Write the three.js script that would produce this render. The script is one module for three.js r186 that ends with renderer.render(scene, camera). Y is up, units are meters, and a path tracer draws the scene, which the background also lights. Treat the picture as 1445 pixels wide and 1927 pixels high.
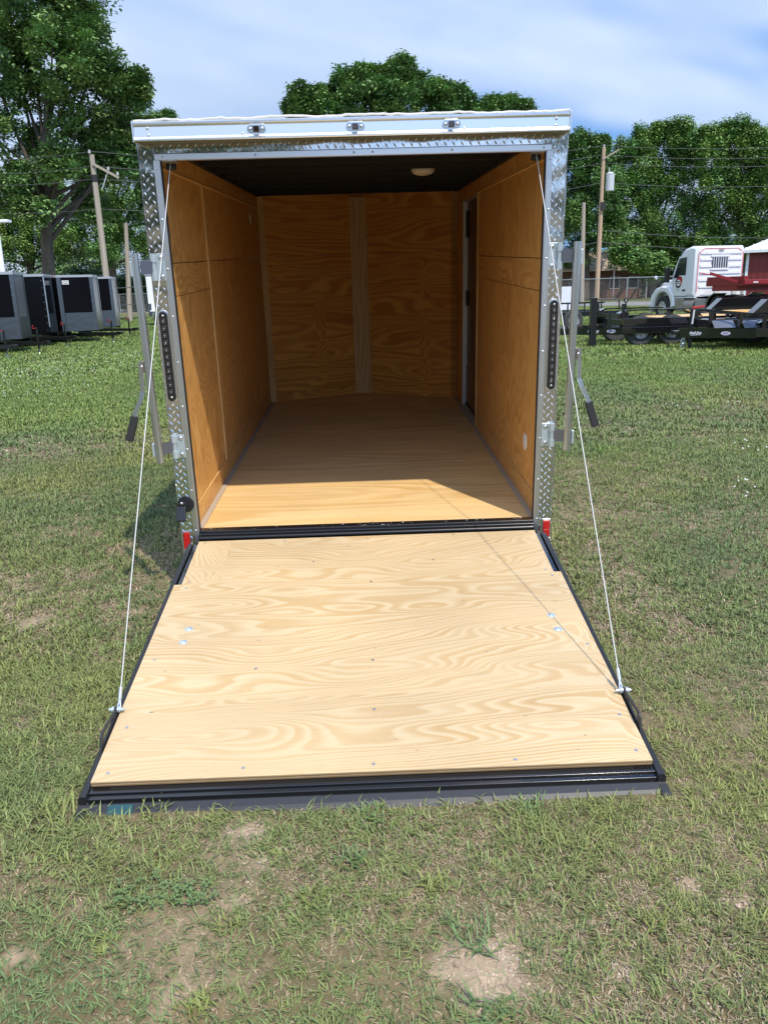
import * as THREE from 'three';
import { mergeGeometries, toCreasedNormals } from 'three/addons/utils/BufferGeometryUtils.js';
import { RoundedBoxGeometry } from 'three/addons/geometries/RoundedBoxGeometry.js';

// ------------------------------------------------------------------ camera, sky, sun, exposure
const scene = new THREE.Scene();
const TILT = THREE.MathUtils.degToRad(2.7);             // the trailer stands nose-up on its jack
const qTilt = new THREE.Quaternion().setFromAxisAngle(new THREE.Vector3(1, 0, 0), TILT);
const TRAILER_LIFT = 0.333;
const camera = new THREE.PerspectiveCamera(66.3, 767 / 1024, 0.05, 4000);
{
  const ax = (x, y, z, a) => new THREE.Quaternion().setFromAxisAngle(new THREE.Vector3(x, y, z), a);
  camera.quaternion.copy(qTilt).multiply(ax(0, 1, 0, -0.0194)).multiply(ax(1, 0, 0, -0.3221)).multiply(ax(0, 0, 1, -0.0277));
  camera.position.set(0.0148, 1.2995, 3.6771).applyQuaternion(qTilt).add(new THREE.Vector3(0, TRAILER_LIFT, 0));
  scene.add(camera); camera.updateMatrixWorld(true);
}
const renderer = new THREE.WebGLRenderer({ antialias: true });
renderer.toneMapping = THREE.LinearToneMapping;
renderer.toneMappingExposure = 1.16;
renderer.shadowMap.enabled = true;

const sunDir = new THREE.Vector3(0.298, 1, 0.518).applyQuaternion(qTilt).normalize();
const sun = new THREE.DirectionalLight(new THREE.Color().setRGB(1, 0.915, 0.77), 3.7);
sun.position.copy(sunDir).multiplyScalar(60); sun.castShadow = true; sun.shadow.radius = 1.8;
sun.shadow.mapSize.set(4096, 4096);
Object.assign(sun.shadow.camera, { left: -60, right: 60, top: 60, bottom: -60, near: 1, far: 160 });
scene.add(sun, sun.target);

// ------------------------------------------------------------------ numbers and noise
function rng(seed) { let a = seed >>> 0; return () => { a = (a + 0x6D2B79F5) | 0; let t = Math.imul(a ^ (a >>> 15), 1 | a); t = (t + Math.imul(t ^ (t >>> 7), 61 | t)) ^ t; return ((t ^ (t >>> 14)) >>> 0) / 4294967296; }; }
const HT = new Float32Array(65536); { const r = rng(77); for (let i = 0; i < 65536; i++) HT[i] = r(); }
const hsh = (i, j) => HT[((i * 73 + j * 1597) ^ (j * 151) ^ (i >> 3)) & 65535];
function vn(x, y) { const i = Math.floor(x), j = Math.floor(y), fx = x - i, fy = y - j, u = fx * fx * (3 - 2 * fx), v = fy * fy * (3 - 2 * fy); const a = hsh(i, j), b = hsh(i + 1, j), c = hsh(i, j + 1), d = hsh(i + 1, j + 1); return a + (b - a) * u + (c - a) * v + (a - b - c + d) * u * v; }
function fbm(x, y, o = 4) { let s = 0, a = 0.5, n = 0; for (let k = 0; k < o; k++) { s += a * vn(x, y); n += a; a *= 0.5; x = x * 2.03 + 17.1; y = y * 2.03 + 9.7; } return s / n; }
const clamp = (x, a = 0, b = 1) => Math.min(b, Math.max(a, x));
const mix = (a, b, t) => a + (b - a) * t;
const sst = (a, b, x) => { const t = clamp((x - a) / (b - a)); return t * t * (3 - 2 * t); };
const V = (x, y, z) => new THREE.Vector3(x, y, z);
const lin2s = c => c <= 0.0031308 ? c * 12.92 : 1.055 * Math.pow(c, 1 / 2.4) - 0.055;

{ // the sky: hazy blue with thin streaks of high cloud, thicker towards the west
  const W = 1024, H = 512, data = new Float32Array(W * H * 4);
  for (let j = 0; j < H; j++) for (let i = 0; i < W; i++) {
    const ph = ((i + 0.5) / W - 0.5) * 2 * Math.PI, th = ((j + 0.5) / H - 0.5) * Math.PI;
    const x = Math.cos(ph) * Math.cos(th), y = Math.sin(th), z = Math.sin(ph) * Math.cos(th);
    const e = Math.max(y, 0.0), hz = Math.pow(1 - e, 3.5);
    let r = mix(0.09, 0.24, hz), g = mix(0.28, 0.46, hz), b = mix(0.72, 0.82, hz);
    const px = x / (e + 0.16), pz = z / (e + 0.16);
    // streaks run from lower west to upper east
    const a = 0.45, sx = px * Math.cos(a) - pz * Math.sin(a), sz = px * Math.sin(a) + pz * Math.cos(a);
    const st = fbm(sx * 0.55 + 3.3, sz * 1.5 + 1.1, 5), fine = fbm(sx * 2.2 + 8.0, sz * 5.0, 4);
    const west = sst(0.34, -0.42, x + 0.30 * (st - 0.5));
    let c = clamp(sst(0.44, 0.66, st) * 0.72 + (fine - 0.5) * 0.85) * mix(0.95, 0.35, west) + west * 0.66;
    c = clamp(c, 0, 0.95);
    const cr = 0.66, cg = 0.765, cb = 0.92;
    r = mix(r, cr, c); g = mix(g, cg, c); b = mix(b, cb, c);
    // a few low ragged grey wisps
    const low = sst(0.06, 0.2, y) * sst(0.40, 0.26, y), wi = sst(0.56, 0.74, fbm(px * 0.9 + 41, pz * 0.9 + 7, 5)) * low * 0.35;
    r = mix(r, 0.47, wi); g = mix(g, 0.57, wi); b = mix(b, 0.74, wi);
    const cg2 = (1 + x * sunDir.x + y * sunDir.y + z * sunDir.z) / 2, glow = 1 + 1.1 * cg2 * cg2 * cg2 * cg2; r *= glow; g *= glow; b *= glow; // haze scatters forward
    if (y < 0) { const t = sst(0, -0.08, y); r = mix(r, 0.12, t); g = mix(g, 0.14, t); b = mix(b, 0.08, t); }
    const k = (j * W + i) * 4; data[k] = r; data[k + 1] = g; data[k + 2] = b; data[k + 3] = 1;
  }
  const t = new THREE.DataTexture(data, W, H, THREE.RGBAFormat, THREE.FloatType);
  t.mapping = THREE.EquirectangularReflectionMapping; t.magFilter = t.minFilter = THREE.LinearFilter; t.needsUpdate = true;
  scene.background = t; scene.environment = t;
}

// ------------------------------------------------------------------ helpers
const used = {};
const numbered = n => { const k = used[n] = (used[n] ?? -1) + 1; return k ? `${n}_${String(k).padStart(3, '0')}` : n; };
function thing(name, label, category, group, pos, turn = 0) {
  const o = new THREE.Group(); o.name = numbered(name); scene.add(o);
  if (pos) o.position.copy(pos); o.rotation.y = turn; o.userData = { label, category }; if (group) o.userData.group = group; return o;
}
function mesh(name, geo, mat, parent = scene, kind) {
  if (Array.isArray(geo)) geo = merge(geo);
  const m = new THREE.Mesh(geo, mat); m.name = parent === scene ? numbered(name) : name; m.castShadow = m.receiveShadow = true; if (kind) m.userData.kind = kind; parent.add(m); return m;
}
function group(name, parent) { const g = new THREE.Group(); g.name = name; parent.add(g); return g; }
function struct(name, geo, mat) { const m = mesh(name, geo, mat); m.userData.kind = 'structure'; return m; }
function merge(list) {
  list = list.map(g => { g = g.index ? g.toNonIndexed() : g; for (const k of Object.keys(g.attributes)) if (!['position', 'normal', 'uv', 'color'].includes(k)) g.deleteAttribute(k); return g; });
  const anyC = list.some(g => g.attributes.color); for (const g of list) { if (!g.attributes.uv) g.setAttribute('uv', new THREE.BufferAttribute(new Float32Array(g.attributes.position.count * 2), 2)); if (anyC && !g.attributes.color) g.setAttribute('color', new THREE.BufferAttribute(new Float32Array(g.attributes.position.count * 3).fill(1), 3)); }
  return mergeGeometries(list, false);
}
// boxes given by their limits; c rounds the edges
function bx(x0, x1, y0, y1, z0, z1, c = 0) { const w = x1 - x0, h = y1 - y0, d = z1 - z0; const g = c ? new RoundedBoxGeometry(w, h, d, 1, Math.min(c, w / 2.01, h / 2.01, d / 2.01)) : new THREE.BoxGeometry(w, h, d); g.translate((x0 + x1) / 2, (y0 + y1) / 2, (z0 + z1) / 2); return g; }
function rod(a, b, r, r2 = r, seg = 8) { const d = V().subVectors(b, a), l = d.length(); const g = new THREE.CylinderGeometry(r2, r, l, seg, 1); g.translate(0, l / 2, 0); g.applyQuaternion(new THREE.Quaternion().setFromUnitVectors(V(0, 1, 0), d.divideScalar(l))); g.translate(a.x, a.y, a.z); return g; }
function bar(a, b, w, t, up = V(0, 0, 1), c = 0) { // flat bar from a to b, w across, t along "up"
  const d = V().subVectors(b, a), l = d.length(); d.normalize(); const s = V().crossVectors(d, up).normalize(), u = V().crossVectors(s, d);
  const g = c ? new RoundedBoxGeometry(w, l, t, 1, c) : new THREE.BoxGeometry(w, l, t); g.applyMatrix4(new THREE.Matrix4().makeBasis(s, d, u)); g.translate((a.x + b.x) / 2, (a.y + b.y) / 2, (a.z + b.z) / 2); return g;
}
function disc(x, y, z, r, t, axis = 'z', seg = 16) { const g = new THREE.CylinderGeometry(r, r, t, seg); if (axis === 'z') g.rotateX(Math.PI / 2); if (axis === 'x') g.rotateZ(Math.PI / 2); g.translate(x, y, z); return g; }
function dome(x, y, z, r, h, axis = 'z', seg = 10) { const g = new THREE.SphereGeometry(r, seg, 5, 0, Math.PI * 2, 0, Math.PI / 2); g.scale(1, h / r, 1); if (axis === 'z') g.rotateX(Math.PI / 2); if (axis === 'x') g.rotateZ(-Math.PI / 2); if (axis === '-x') g.rotateZ(Math.PI / 2); g.translate(x, y, z); return g; }
function prism(pts, depth, o = {}) { const s = new THREE.Shape(pts.map(p => new THREE.Vector2(p[0], p[1]))); for (const h of o.holes || []) s.holes.push(new THREE.Path(h.map(p => new THREE.Vector2(p[0], p[1])))); const b = o.bevel || 0; return new THREE.ExtrudeGeometry(s, { depth: depth - 2 * b, bevelEnabled: !!b, bevelSize: b, bevelThickness: b, bevelOffset: -b, bevelSegments: 1, curveSegments: o.seg || 8 }).translate(0, 0, b); }
function taper(pts, radii, seg = 8) { // a tapered limb through pts
  const c = new THREE.CatmullRomCurve3(pts), n = pts.length * 3, pos = [], idx = [], uv = []; const fr = c.computeFrenetFrames(n, false); let L = c.getLength();
  for (let i = 0; i <= n; i++) { const t = i / n, p = c.getPoint(t), q = t * (radii.length - 1), k = Math.min(radii.length - 2, Math.floor(q)), r = mix(radii[k], radii[k + 1], q - k);
    for (let j = 0; j <= seg; j++) { const a = j / seg * Math.PI * 2; const w = r * (1 + 0.10 * Math.sin(a * 3 + t * 7)); pos.push(p.x + w * (Math.cos(a) * fr.normals[i].x + Math.sin(a) * fr.binormals[i].x), p.y + w * (Math.cos(a) * fr.normals[i].y + Math.sin(a) * fr.binormals[i].y), p.z + w * (Math.cos(a) * fr.normals[i].z + Math.sin(a) * fr.binormals[i].z)); uv.push(j / seg, t * L / 2); } }
  for (let i = 0; i < n; i++) for (let j = 0; j < seg; j++) { const a = i * (seg + 1) + j, b = a + seg + 1; idx.push(a, b, a + 1, b, b + 1, a + 1); }
  const g = new THREE.BufferGeometry(); g.setAttribute('position', new THREE.Float32BufferAttribute(pos, 3)); g.setAttribute('uv', new THREE.Float32BufferAttribute(uv, 2)); g.setIndex(idx); g.computeVertexNormals(); return g;
}
function flip(g) { g = g.index ? g.toNonIndexed() : g; for (const k of Object.keys(g.attributes)) { const a = g.attributes[k], n = a.itemSize, d = a.array; for (let i = 0; i < a.count; i += 3) for (let c = 0; c < n; c++) { const t = d[(i + 1) * n + c]; d[(i + 1) * n + c] = d[(i + 2) * n + c]; d[(i + 2) * n + c] = t; } } return g; } // after mirroring
// planar uv in metres, chosen by the way each face points; su/sv metres per texture repeat
function uvm(g, su, sv, ou = 0, ov = 0, swap = false) {
  g = g.index ? g.toNonIndexed() : g; const p = g.attributes.position, n = g.attributes.normal, uv = new Float32Array(p.count * 2);
  for (let i = 0; i < p.count; i++) { const nx = Math.abs(n.getX(i)), ny = Math.abs(n.getY(i)), nz = Math.abs(n.getZ(i)); let a, b; if (ny >= nx && ny >= nz) { a = p.getX(i); b = p.getZ(i); } else if (nx >= nz) { a = p.getZ(i); b = p.getY(i); } else { a = p.getX(i); b = p.getY(i); } if (swap) [a, b] = [b, a]; uv[2 * i] = a / su + ou; uv[2 * i + 1] = b / sv + ov; }
  g.setAttribute('uv', new THREE.BufferAttribute(uv, 2)); return g;
}
function tex(w, h, fn, srgb = true) { const d = new Uint8Array(w * h * 4); for (let j = 0; j < h; j++) for (let i = 0; i < w; i++) { const c = fn(i / w, j / h, i, j), k = (j * w + i) * 4; d[k] = 255 * clamp(srgb ? lin2s(c[0]) : c[0]); d[k + 1] = 255 * clamp(srgb ? lin2s(c[1]) : c[1]); d[k + 2] = 255 * clamp(srgb ? lin2s(c[2]) : c[2]); d[k + 3] = 255; } const t = new THREE.DataTexture(d, w, h, THREE.RGBAFormat); t.magFilter = THREE.LinearFilter; t.minFilter = THREE.LinearMipmapLinearFilter; t.generateMipmaps = true; t.wrapS = t.wrapT = THREE.RepeatWrapping; if (srgb) t.colorSpace = THREE.SRGBColorSpace; t.needsUpdate = true; return t; }
const std = (r, g, b, rough, metal = 0, extra = {}) => new THREE.MeshStandardMaterial({ color: new THREE.Color().setRGB(r, g, b), roughness: rough, metalness: metal, side: THREE.DoubleSide, ...extra });
const phys = (r, g, b, rough, metal = 0, extra = {}) => new THREE.MeshPhysicalMaterial({ color: new THREE.Color().setRGB(r, g, b), roughness: rough, metalness: metal, side: THREE.DoubleSide, ...extra });

// pixel of the 1445 x 1927 photograph -> a direction, then the ground or a chosen horizontal distance
const F = 1475.43;
function ray(u, v) { return V((u - 722.5) / F, -(v - 963.5) / F, -1).applyQuaternion(camera.quaternion); }
function ground(u, v, h = 0) { const d = ray(u, v), t = (h - camera.position.y) / d.y; return camera.position.clone().addScaledVector(d, t); }
function at(u, v, dist) { const d = ray(u, v), t = dist / Math.hypot(d.x, d.z); return camera.position.clone().addScaledVector(d, t); }

// ------------------------------------------------------------------ wood
// rotary-cut softwood face: contour bands of a long smooth field, grain along u
function ply(seed, su, sv, o) {
  const { pale, band, n = 9, ax = 0.55, ay = 2.6, lean = 5, soft = 0.35, w = 1024, h = 1024 } = o; const P = pale, B = band, off = seed * 13.37; const RM = rng(seed * 7 + 1), marks = [...Array(o.marks ?? 16)].map(() => [RM() * su, RM() * sv, 0.004 + 0.022 * RM() * RM(), 0.0015 + 0.0035 * RM(), RM()]), scuffs = [...Array(o.scuffs ?? 7)].map(() => [RM() * su, RM() * sv, 0.05 + 0.16 * RM(), RM() * 3.14, 0.0012 + 0.0015 * RM()]);
  return tex(w, h, (u, v) => {
    const x = u * su, y = v * sv, e = 0.10; // blend the borders so that repeats meet
    const f = (x, y) => fbm(x * ax + off, y * ay + off * 0.7, 3) * n + y * lean + 0.28 * fbm(x * 3 + off, y * 22, 2);
    let h0 = f(x, y); if (u > 1 - e) h0 = mix(h0, f(x - su, y), (u - 1 + e) / e);
    const warp = fbm(x * 9 + off, y * 60, 2) * 0.16; const r = h0 + warp, k = r - Math.floor(r);
    let t = sst(0.05, 0.62, k) * (1 - sst(0.80, 0.97, k)); t *= 0.45 + 0.75 * vn(Math.floor(r) * 3.1 + off, x * 0.7) ; t = mix(t, 0.35, soft * fbm(x * 1.3, y * 2 + off, 2));
    const fib = (vn(x * 14 + off, y * 520) - 0.5) * 0.10 + (vn(x * 60, y * 900 + off) - 0.5) * 0.07, blo = (fbm(x * 2.1 + off, y * 3.3, 4) - 0.5) * 0.26;
    const pit = vn(x * 120 + off, y * 700) > 0.93 ? -0.10 : 0; let L = 1 + fib + blo + pit; for (const [mx, my, a, b, k] of marks) { const dx = (x - mx) / a, dy = (y - my) / b, q = dx * dx + dy * dy; if (q < 1.6) L *= 1 - (k > 0.6 ? 0.55 : 0.28) * (1 - sst(0.4, 1.6, q + 0.5 * vn(x * 400, y * 900))); } for (const [mx, my, l, an, w] of scuffs) { const dx = x - mx, dy = y - my, s = dx * Math.cos(an) + dy * Math.sin(an), q = Math.abs(-dx * Math.sin(an) + dy * Math.cos(an)); if (Math.abs(s) < l && q < w) L *= 1 - 0.10 * vn(x * 300, y * 300 + off); }
    return [mix(P[0], B[0], t) * L, mix(P[1], B[1], t) * (L - 0.02 * blo), mix(P[2], B[2], t) * (L - 0.10 * blo)];
  });
}
const woodMat = (map, rough = 0.62, extra = {}) => new THREE.MeshStandardMaterial({ map, roughness: rough, side: THREE.DoubleSide, ...extra });
const TX = {
  ramp: ply(1, 2.0, 1.3, { pale: [0.595, 0.455, 0.270], band: [0.485, 0.315, 0.140], n: 26, ax: 0.8, ay: 4.0, lean: 34, soft: 0.6, marks: 26, scuffs: 16, w: 1536, h: 1024 }),
  floor: ply(5, 2.0, 2.0, { pale: [0.80, 0.56, 0.275], band: [0.66, 0.415, 0.155], n: 12, ax: 0.28, ay: 3.2, lean: 16 }),
  wall: ply(9, 1.6, 1.6, { pale: [0.79, 0.45, 0.145], band: [0.57, 0.265, 0.068], n: 17, ax: 1.2, ay: 3.6, lean: 9, soft: 0.5 }),
  nose: ply(14, 1.2, 1.6, { pale: [0.82, 0.41, 0.085], band: [0.56, 0.215, 0.035], n: 17, ax: 0.55, ay: 3.4, lean: 14, soft: 0.2 }),
  pine: ply(20, 1.0, 0.4, { pale: [0.70, 0.47, 0.20], band: [0.56, 0.33, 0.11], n: 6, ax: 0.6, ay: 5, lean: 26, w: 512, h: 256 }),
};
const M = {
  ramp: woodMat(TX.ramp, 0.55), floor: woodMat(TX.floor, 0.5), wall: woodMat(TX.wall, 0.42), nose: woodMat(TX.nose, 0.42), pine: woodMat(TX.pine, 0.6),
  edge: std(0.50, 0.35, 0.17, 0.8),
  alu: std(0.78, 0.78, 0.79, 0.34, 1), aluBright: std(0.86, 0.86, 0.87, 0.30, 1), aluDull: std(0.55, 0.55, 0.55, 0.5, 0.9),
  zinc: std(0.62, 0.66, 0.68, 0.28, 1), zincBlue: std(0.56, 0.64, 0.67, 0.34, 0.55), screw: std(0.75, 0.76, 0.78, 0.25, 1),
  black: std(0.012, 0.012, 0.013, 0.28), blackGloss: phys(0.010, 0.010, 0.011, 0.22, 0, { clearcoat: 0.6, clearcoatRoughness: 0.12 }), blackMat: std(0.02, 0.02, 0.02, 0.75), rubber: std(0.028, 0.028, 0.03, 0.62), rubberGrey: std(0.020, 0.020, 0.023, 0.40),
  ceiling: std(0.070, 0.042, 0.028, 0.8), bow: std(0.010, 0.010, 0.010, 0.8), whitePlastic: std(0.72, 0.70, 0.66, 0.45), whitePaint: phys(0.78, 0.78, 0.78, 0.35, 0, { clearcoat: 0.5, clearcoatRoughness: 0.1 }),
  cove: std(0.44, 0.37, 0.30, 0.6), red: phys(0.55, 0.01, 0.012, 0.22, 0, { clearcoat: 1 }), cable: std(0.56, 0.56, 0.55, 0.45), doorSkin: std(0.055, 0.030, 0.022, 0.4), doorLow: std(0.16, 0.085, 0.045, 0.45),
  sealant: std(0.62, 0.59, 0.54, 0.7), tape: std(0.004, 0.055, 0.065, 0.4), lens: phys(0.02, 0.011, 0.009, 0.10, 0, { clearcoat: 1, clearcoatRoughness: 0.04 }), tyre: std(0.022, 0.022, 0.023, 0.8), redTape: std(0.5, 0.02, 0.02, 0.5),
};
{ // wavy rolled sheet for the mirror-like tread plate
  const b = tex(256, 256, (u, v) => { const h = 0.5 + 0.5 * (0.7 * Math.sin(u * 6.283 * 2 + 2 * Math.sin(v * 6.283)) * Math.sin(v * 6.283 * 3) + 0.15 * (vn(u * 40, v * 40) - 0.5)); return [h, h, h]; }, false);
  M.plate = std(0.80, 0.80, 0.81, 0.13, 1, { bumpMap: b, bumpScale: 0.0022 });
  M.lug = std(0.90, 0.90, 0.91, 0.16, 1);
  M.skirt = std(0.20, 0.205, 0.215, 0.32, 1, { bumpMap: b, bumpScale: 0.002 });
}
// ------------------------------------------------------------------ the open trailer
const T = thing('enclosed_trailer', 'open enclosed trailer with plywood interior, tread plate corners and lowered wooden ramp', 'trailer');
T.position.set(0, TRAILER_LIFT, 0); T.quaternion.copy(qTilt);
const OW = 0.83, OH = 1.689, IW = 0.854, IH = 1.76, BZ = -3.487, AZ = -3.90, XO = 0.917;

function lugs(x0, x1, y0, y1, z, pitch = 0.043, len = 0.030, wid = 0.0085, hgt = 0.0024, spare = () => false) {
  const pos = [], nx = Math.ceil((x1 - x0) / pitch) * 2 + 2, ny = Math.ceil((y1 - y0) / pitch) * 2 + 2;
  for (let i = -1; i < nx; i++) for (let j = -1; j < ny; j++) {
    if ((i + j) & 1) continue; const cx = x0 + 0.012 + i * pitch / 2, cy = y0 + 0.012 + j * pitch / 2; const a = (i & 1 ? 0.92 : -0.92);
    const c = Math.cos(a), s = Math.sin(a), P = (l, w, h) => [cx + l * c - w * s, cy + l * s + w * c, z + h];
    if (cx - 0.008 < x0 || cx + 0.008 > x1 || cy - 0.011 < y0 || cy + 0.011 > y1 || spare(cx, cy)) continue;
    const A = P(-len / 2, 0, 0), B = P(len / 2, 0, 0), C = P(0, wid / 2, 0), D = P(0, -wid / 2, 0), E = P(-len * 0.24, 0, hgt), G = P(len * 0.24, 0, hgt);
    for (const t of [[A, D, E], [D, G, E], [D, B, G], [B, C, G], [C, E, G], [C, A, E]]) pos.push(...t.flat());
  }
  const g = new THREE.BufferGeometry(); g.setAttribute('position', new THREE.Float32BufferAttribute(pos, 3)); g.setAttribute('uv', new THREE.Float32BufferAttribute(new Float32Array(pos.length / 3 * 2), 2)); g.computeVertexNormals(); return g;
}
// --- floor
{
  const f = group('floor', T);
  const sheets = [[-0.045, -1.20], [-1.204, -2.42], [-2.424, BZ]];
  sheets.forEach(([a, b], i) => mesh('floor_sheet', uvm(bx(-IW, IW, -0.02, 0, b, a), 2.0, 2.0, 0.13 * i + 0.46, 0.37 * i + 0.2), M.floor, f));
  const s = prism([[-IW, 0], [IW, 0], [0, BZ - AZ]], 0.02); s.rotateX(-Math.PI / 2); s.translate(0, -0.02, BZ - 0.002); mesh('floor_sheet', uvm(s, 2, 2, 0.3, 0.9), M.floor, f);
  for (const k of [-1, 1]) mesh('floor_trim', bx(k > 0 ? IW - 0.034 : -IW + 0.006, k > 0 ? IW - 0.006 : -IW + 0.034, 0.001, 0.007, BZ, -0.05, 0.002), M.cove, f);
  mesh('screw', dome(0.086, 0, -1.933, 0.009, 0.003, 'y'), M.screw, f);
  const R = rng(5); for (let i = 0; i < 14; i++) mesh('screw', disc(mix(-0.8, 0.8, R()), 0.0005, mix(-3.3, -0.15, R()), 0.0045, 0.002, 'y', 8), M.aluDull, f);
}
// --- side walls, lined with plywood
const panelUV = [0.11, 0.57, 0.83, 0.29, 0.68, 0.05, 0.41, 0.93];
let pk = 0;
function wallSheet(f, k, y0, y1, z0, z1, swap, mat = M.wall, proud = 0) {
  const xi = k * (IW - proud), g = bx(Math.min(xi, k * (IW + 0.01)), Math.max(xi, k * (IW + 0.01)), y0, y1, z0, z1); pk++;
  return mesh('plywood_sheet', uvm(g, 1.6, 1.6, panelUV[pk % 8], panelUV[(pk * 3) % 8], swap), mat, f);
}
function wallStrip(f, name, k, y0, y1, z0, z1, proud, mat = M.pine, swap = true) { const a = k * (IW - proud), b = k * (IW - 0.0005); return mesh(name, uvm(bx(Math.min(a, b), Math.max(a, b), y0, y1, z0, z1, 0.0015), 1, 0.4, pk * 0.37, pk * 0.21, swap), mat, f); }
{
  const f = group('lined_wall', T); // towards the row of black trailers
  wallSheet(f, -1, 0, 1.118, -1.018, -0.012, true); wallSheet(f, -1, 1.121, 1.266, -1.018, -0.012, false); wallSheet(f, -1, 1.270, 1.67, -1.018, -0.012, true);
  wallSheet(f, -1, 0, 1.266, BZ, -1.022, true); wallSheet(f, -1, 1.270, 1.67, BZ, -1.022, true);
  wallSheet(f, -1, 1.674, IH + 0.038, BZ, -0.012, false, M.wall, 0.004);
  wallStrip(f, 'batten', -1, 0.106, 1.669, -1.052, -1.012, 0.009); wallStrip(f, 'base_board', -1, 0.001, 0.103, BZ, -0.013, 0.006, M.wall, false);
  wallStrip(f, 'cap_strip', -1, 0.1035, 0.108, BZ, -0.013, 0.008, M.pine, false); wallStrip(f, 'cap_strip', -1, 1.665, 1.6735, BZ, -0.013, 0.008, M.pine, false);
  mesh('vent_cover', dome(-IW + 0.0005, 1.571, -3.0, 0.042, 0.010, 'x', 20), M.whitePlastic, f);
  const g = group('lined_wall', T); // with the side door
  wallSheet(g, 1, 0, 1.096, -2.19, -0.012, true); wallSheet(g, 1, 1.099, 1.243, -2.19, -0.012, false); wallSheet(g, 1, 1.247, 1.67, -2.19, -0.012, true);
  wallSheet(g, 1, 0, 1.67, BZ, -3.055, true); wallSheet(g, 1, 1.674, IH + 0.038, -0.99, -0.012, false, M.wall, 0.004); wallSheet(g, 1, 1.674, IH + 0.038, BZ, -0.993, false, M.wall, 0.004);
  wallStrip(g, 'batten', 1, 0.001, 1.669, -2.235, -2.192, 0.010); wallStrip(g, 'base_board', 1, 0.001, 0.103, -2.19, -0.013, 0.006, M.wall, false); wallStrip(g, 'cap_strip', 1, 0.1035, 0.108, -2.19, -0.013, 0.008, M.pine, false); wallStrip(g, 'cap_strip', 1, 1.665, 1.6735, BZ, -0.013, 0.008, M.pine, false);
  mesh('vent_cover', dome(IW - 0.0005, 0.315, -0.376, 0.047, 0.008, '-x', 20), M.whitePlastic, g);
  const d = group('side_door', T);
  mesh('door_frame', [bx(IW - 0.008, IW + 0.05, 0.0, 1.67, -3.05, -3.030, 0.003), bx(IW - 0.004, IW + 0.05, 0.0, 1.67, -2.262, -2.238, 0.003), bx(IW - 0.004, IW + 0.05, 1.645, 1.668, -3.02, -2.264), bx(IW - 0.004, IW + 0.05, 0.004, 0.03, -3.02, -2.264)], M.aluDull, d);
  mesh('door_panel', bx(IW + 0.028, IW + 0.045, 0.352, 1.64, -3.02, -2.264), M.doorSkin, d); mesh('door_panel', bx(IW + 0.024, IW + 0.045, 0.055, 0.350, -3.02, -2.264), M.doorLow, d);
  mesh('gasket', bx(IW + 0.02, IW + 0.045, 0.031, 0.054, -3.02, -2.264), M.blackMat, d);
  mesh('latch', bx(IW + 0.008, IW + 0.027, 1.38, 1.58, -2.985, -2.955, 0.003), M.black, d); mesh('latch', bx(IW + 0.010, IW + 0.027, 0.85, 0.97, -2.99, -2.94, 0.004), M.black, d);
}
// --- V nose
{
  const f = group('nose_wall', T); const L = Math.hypot(IW, BZ - AZ), a = Math.atan2(BZ - AZ, IW);
  for (const k of [-1, 1]) {
    const rows = k < 0 ? [[0, 0.075], [0.078, 1.085], [1.088, 1.268], [1.271, IH + 0.038]] : [[0, 1.276], [1.280, IH + 0.038]];
    rows.forEach(([y0, y1], i) => { const g = uvm(bx(0, L, y0, y1, -0.012, 0), 1.2, 1.6, 0.2 + i * 0.31 + (k > 0 ? 0.5 : 0), i * 0.43 + (k > 0 ? 0.2 : 0.66)); if (k > 0) g.rotateY(Math.PI); else g.rotateY(0); // long axis runs from the corner to the tip
      if (k > 0) { g.translate(0, 0, 0); g.rotateY(-a + 0); } else g.rotateY(a); g.translate(k * IW, 0, BZ); mesh('plywood_sheet', g, M.nose, f); });
    const p = uvm(bx(0, 0.055, 0.004, IH - 0.002, 0.0005, 0.012, 0.002), 1, 0.4, 0.3, 0, true); if (k > 0) p.translate(-0.055, 0, 0); p.rotateY(k < 0 ? a : -a); p.translate(k * IW, 0, BZ); mesh('corner_post', p, M.pine, f);
  }
  mesh('centre_post', uvm(bx(-0.076, 0.076, 0.003, IH - 0.002, AZ + 0.035, AZ + 0.052, 0.002), 1, 0.4, 0.1, 0.6, true), M.pine, f);
}
// --- roof inside: dark sheet on steel bows
{
  const f = group('ceiling', T); mesh('roof_lining', bx(-IW, IW, IH + 0.03, IH + 0.036, AZ, 0), M.ceiling, f);
  for (let z = -0.18; z > AZ + 0.25; z -= 0.405) { const hw = z < BZ ? IW * (z - AZ) / (BZ - AZ) : IW; const b = prism([[-0.045, 0.030], [-0.025, 0.030], [-0.020, 0], [0.020, 0], [0.025, 0.030], [0.045, 0.030], [0.045, 0.027], [0.027, 0.027], [0.022, -0.003], [-0.022, -0.003], [-0.027, 0.027], [-0.045, 0.027]], 2 * hw); b.rotateY(Math.PI / 2); b.translate(-hw, IH + 0.001, z); mesh('roof_bow', b, M.bow, f); }
  for (const k of [-1, 1]) mesh('roof_rail', bx(k > 0 ? IW - 0.030 : -IW + 0.0045, k > 0 ? IW - 0.0045 : -IW + 0.030, IH - 0.004, IH + 0.029, BZ, -0.02), M.bow, f);
  const l = group('dome_light', T); mesh('lamp_base', disc(0.424, IH + 0.012, -1.69, 0.075, 0.014, 'y', 28), M.whitePlastic, l); const s = new THREE.SphereGeometry(0.068, 24, 8, 0, Math.PI * 2, Math.PI / 2, Math.PI / 2); s.scale(1, 0.38, 1); s.translate(0.424, IH + 0.006, -1.69); mesh('lens', s, phys(0.80, 0.74, 0.62, 0.35), l);
}
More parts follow.
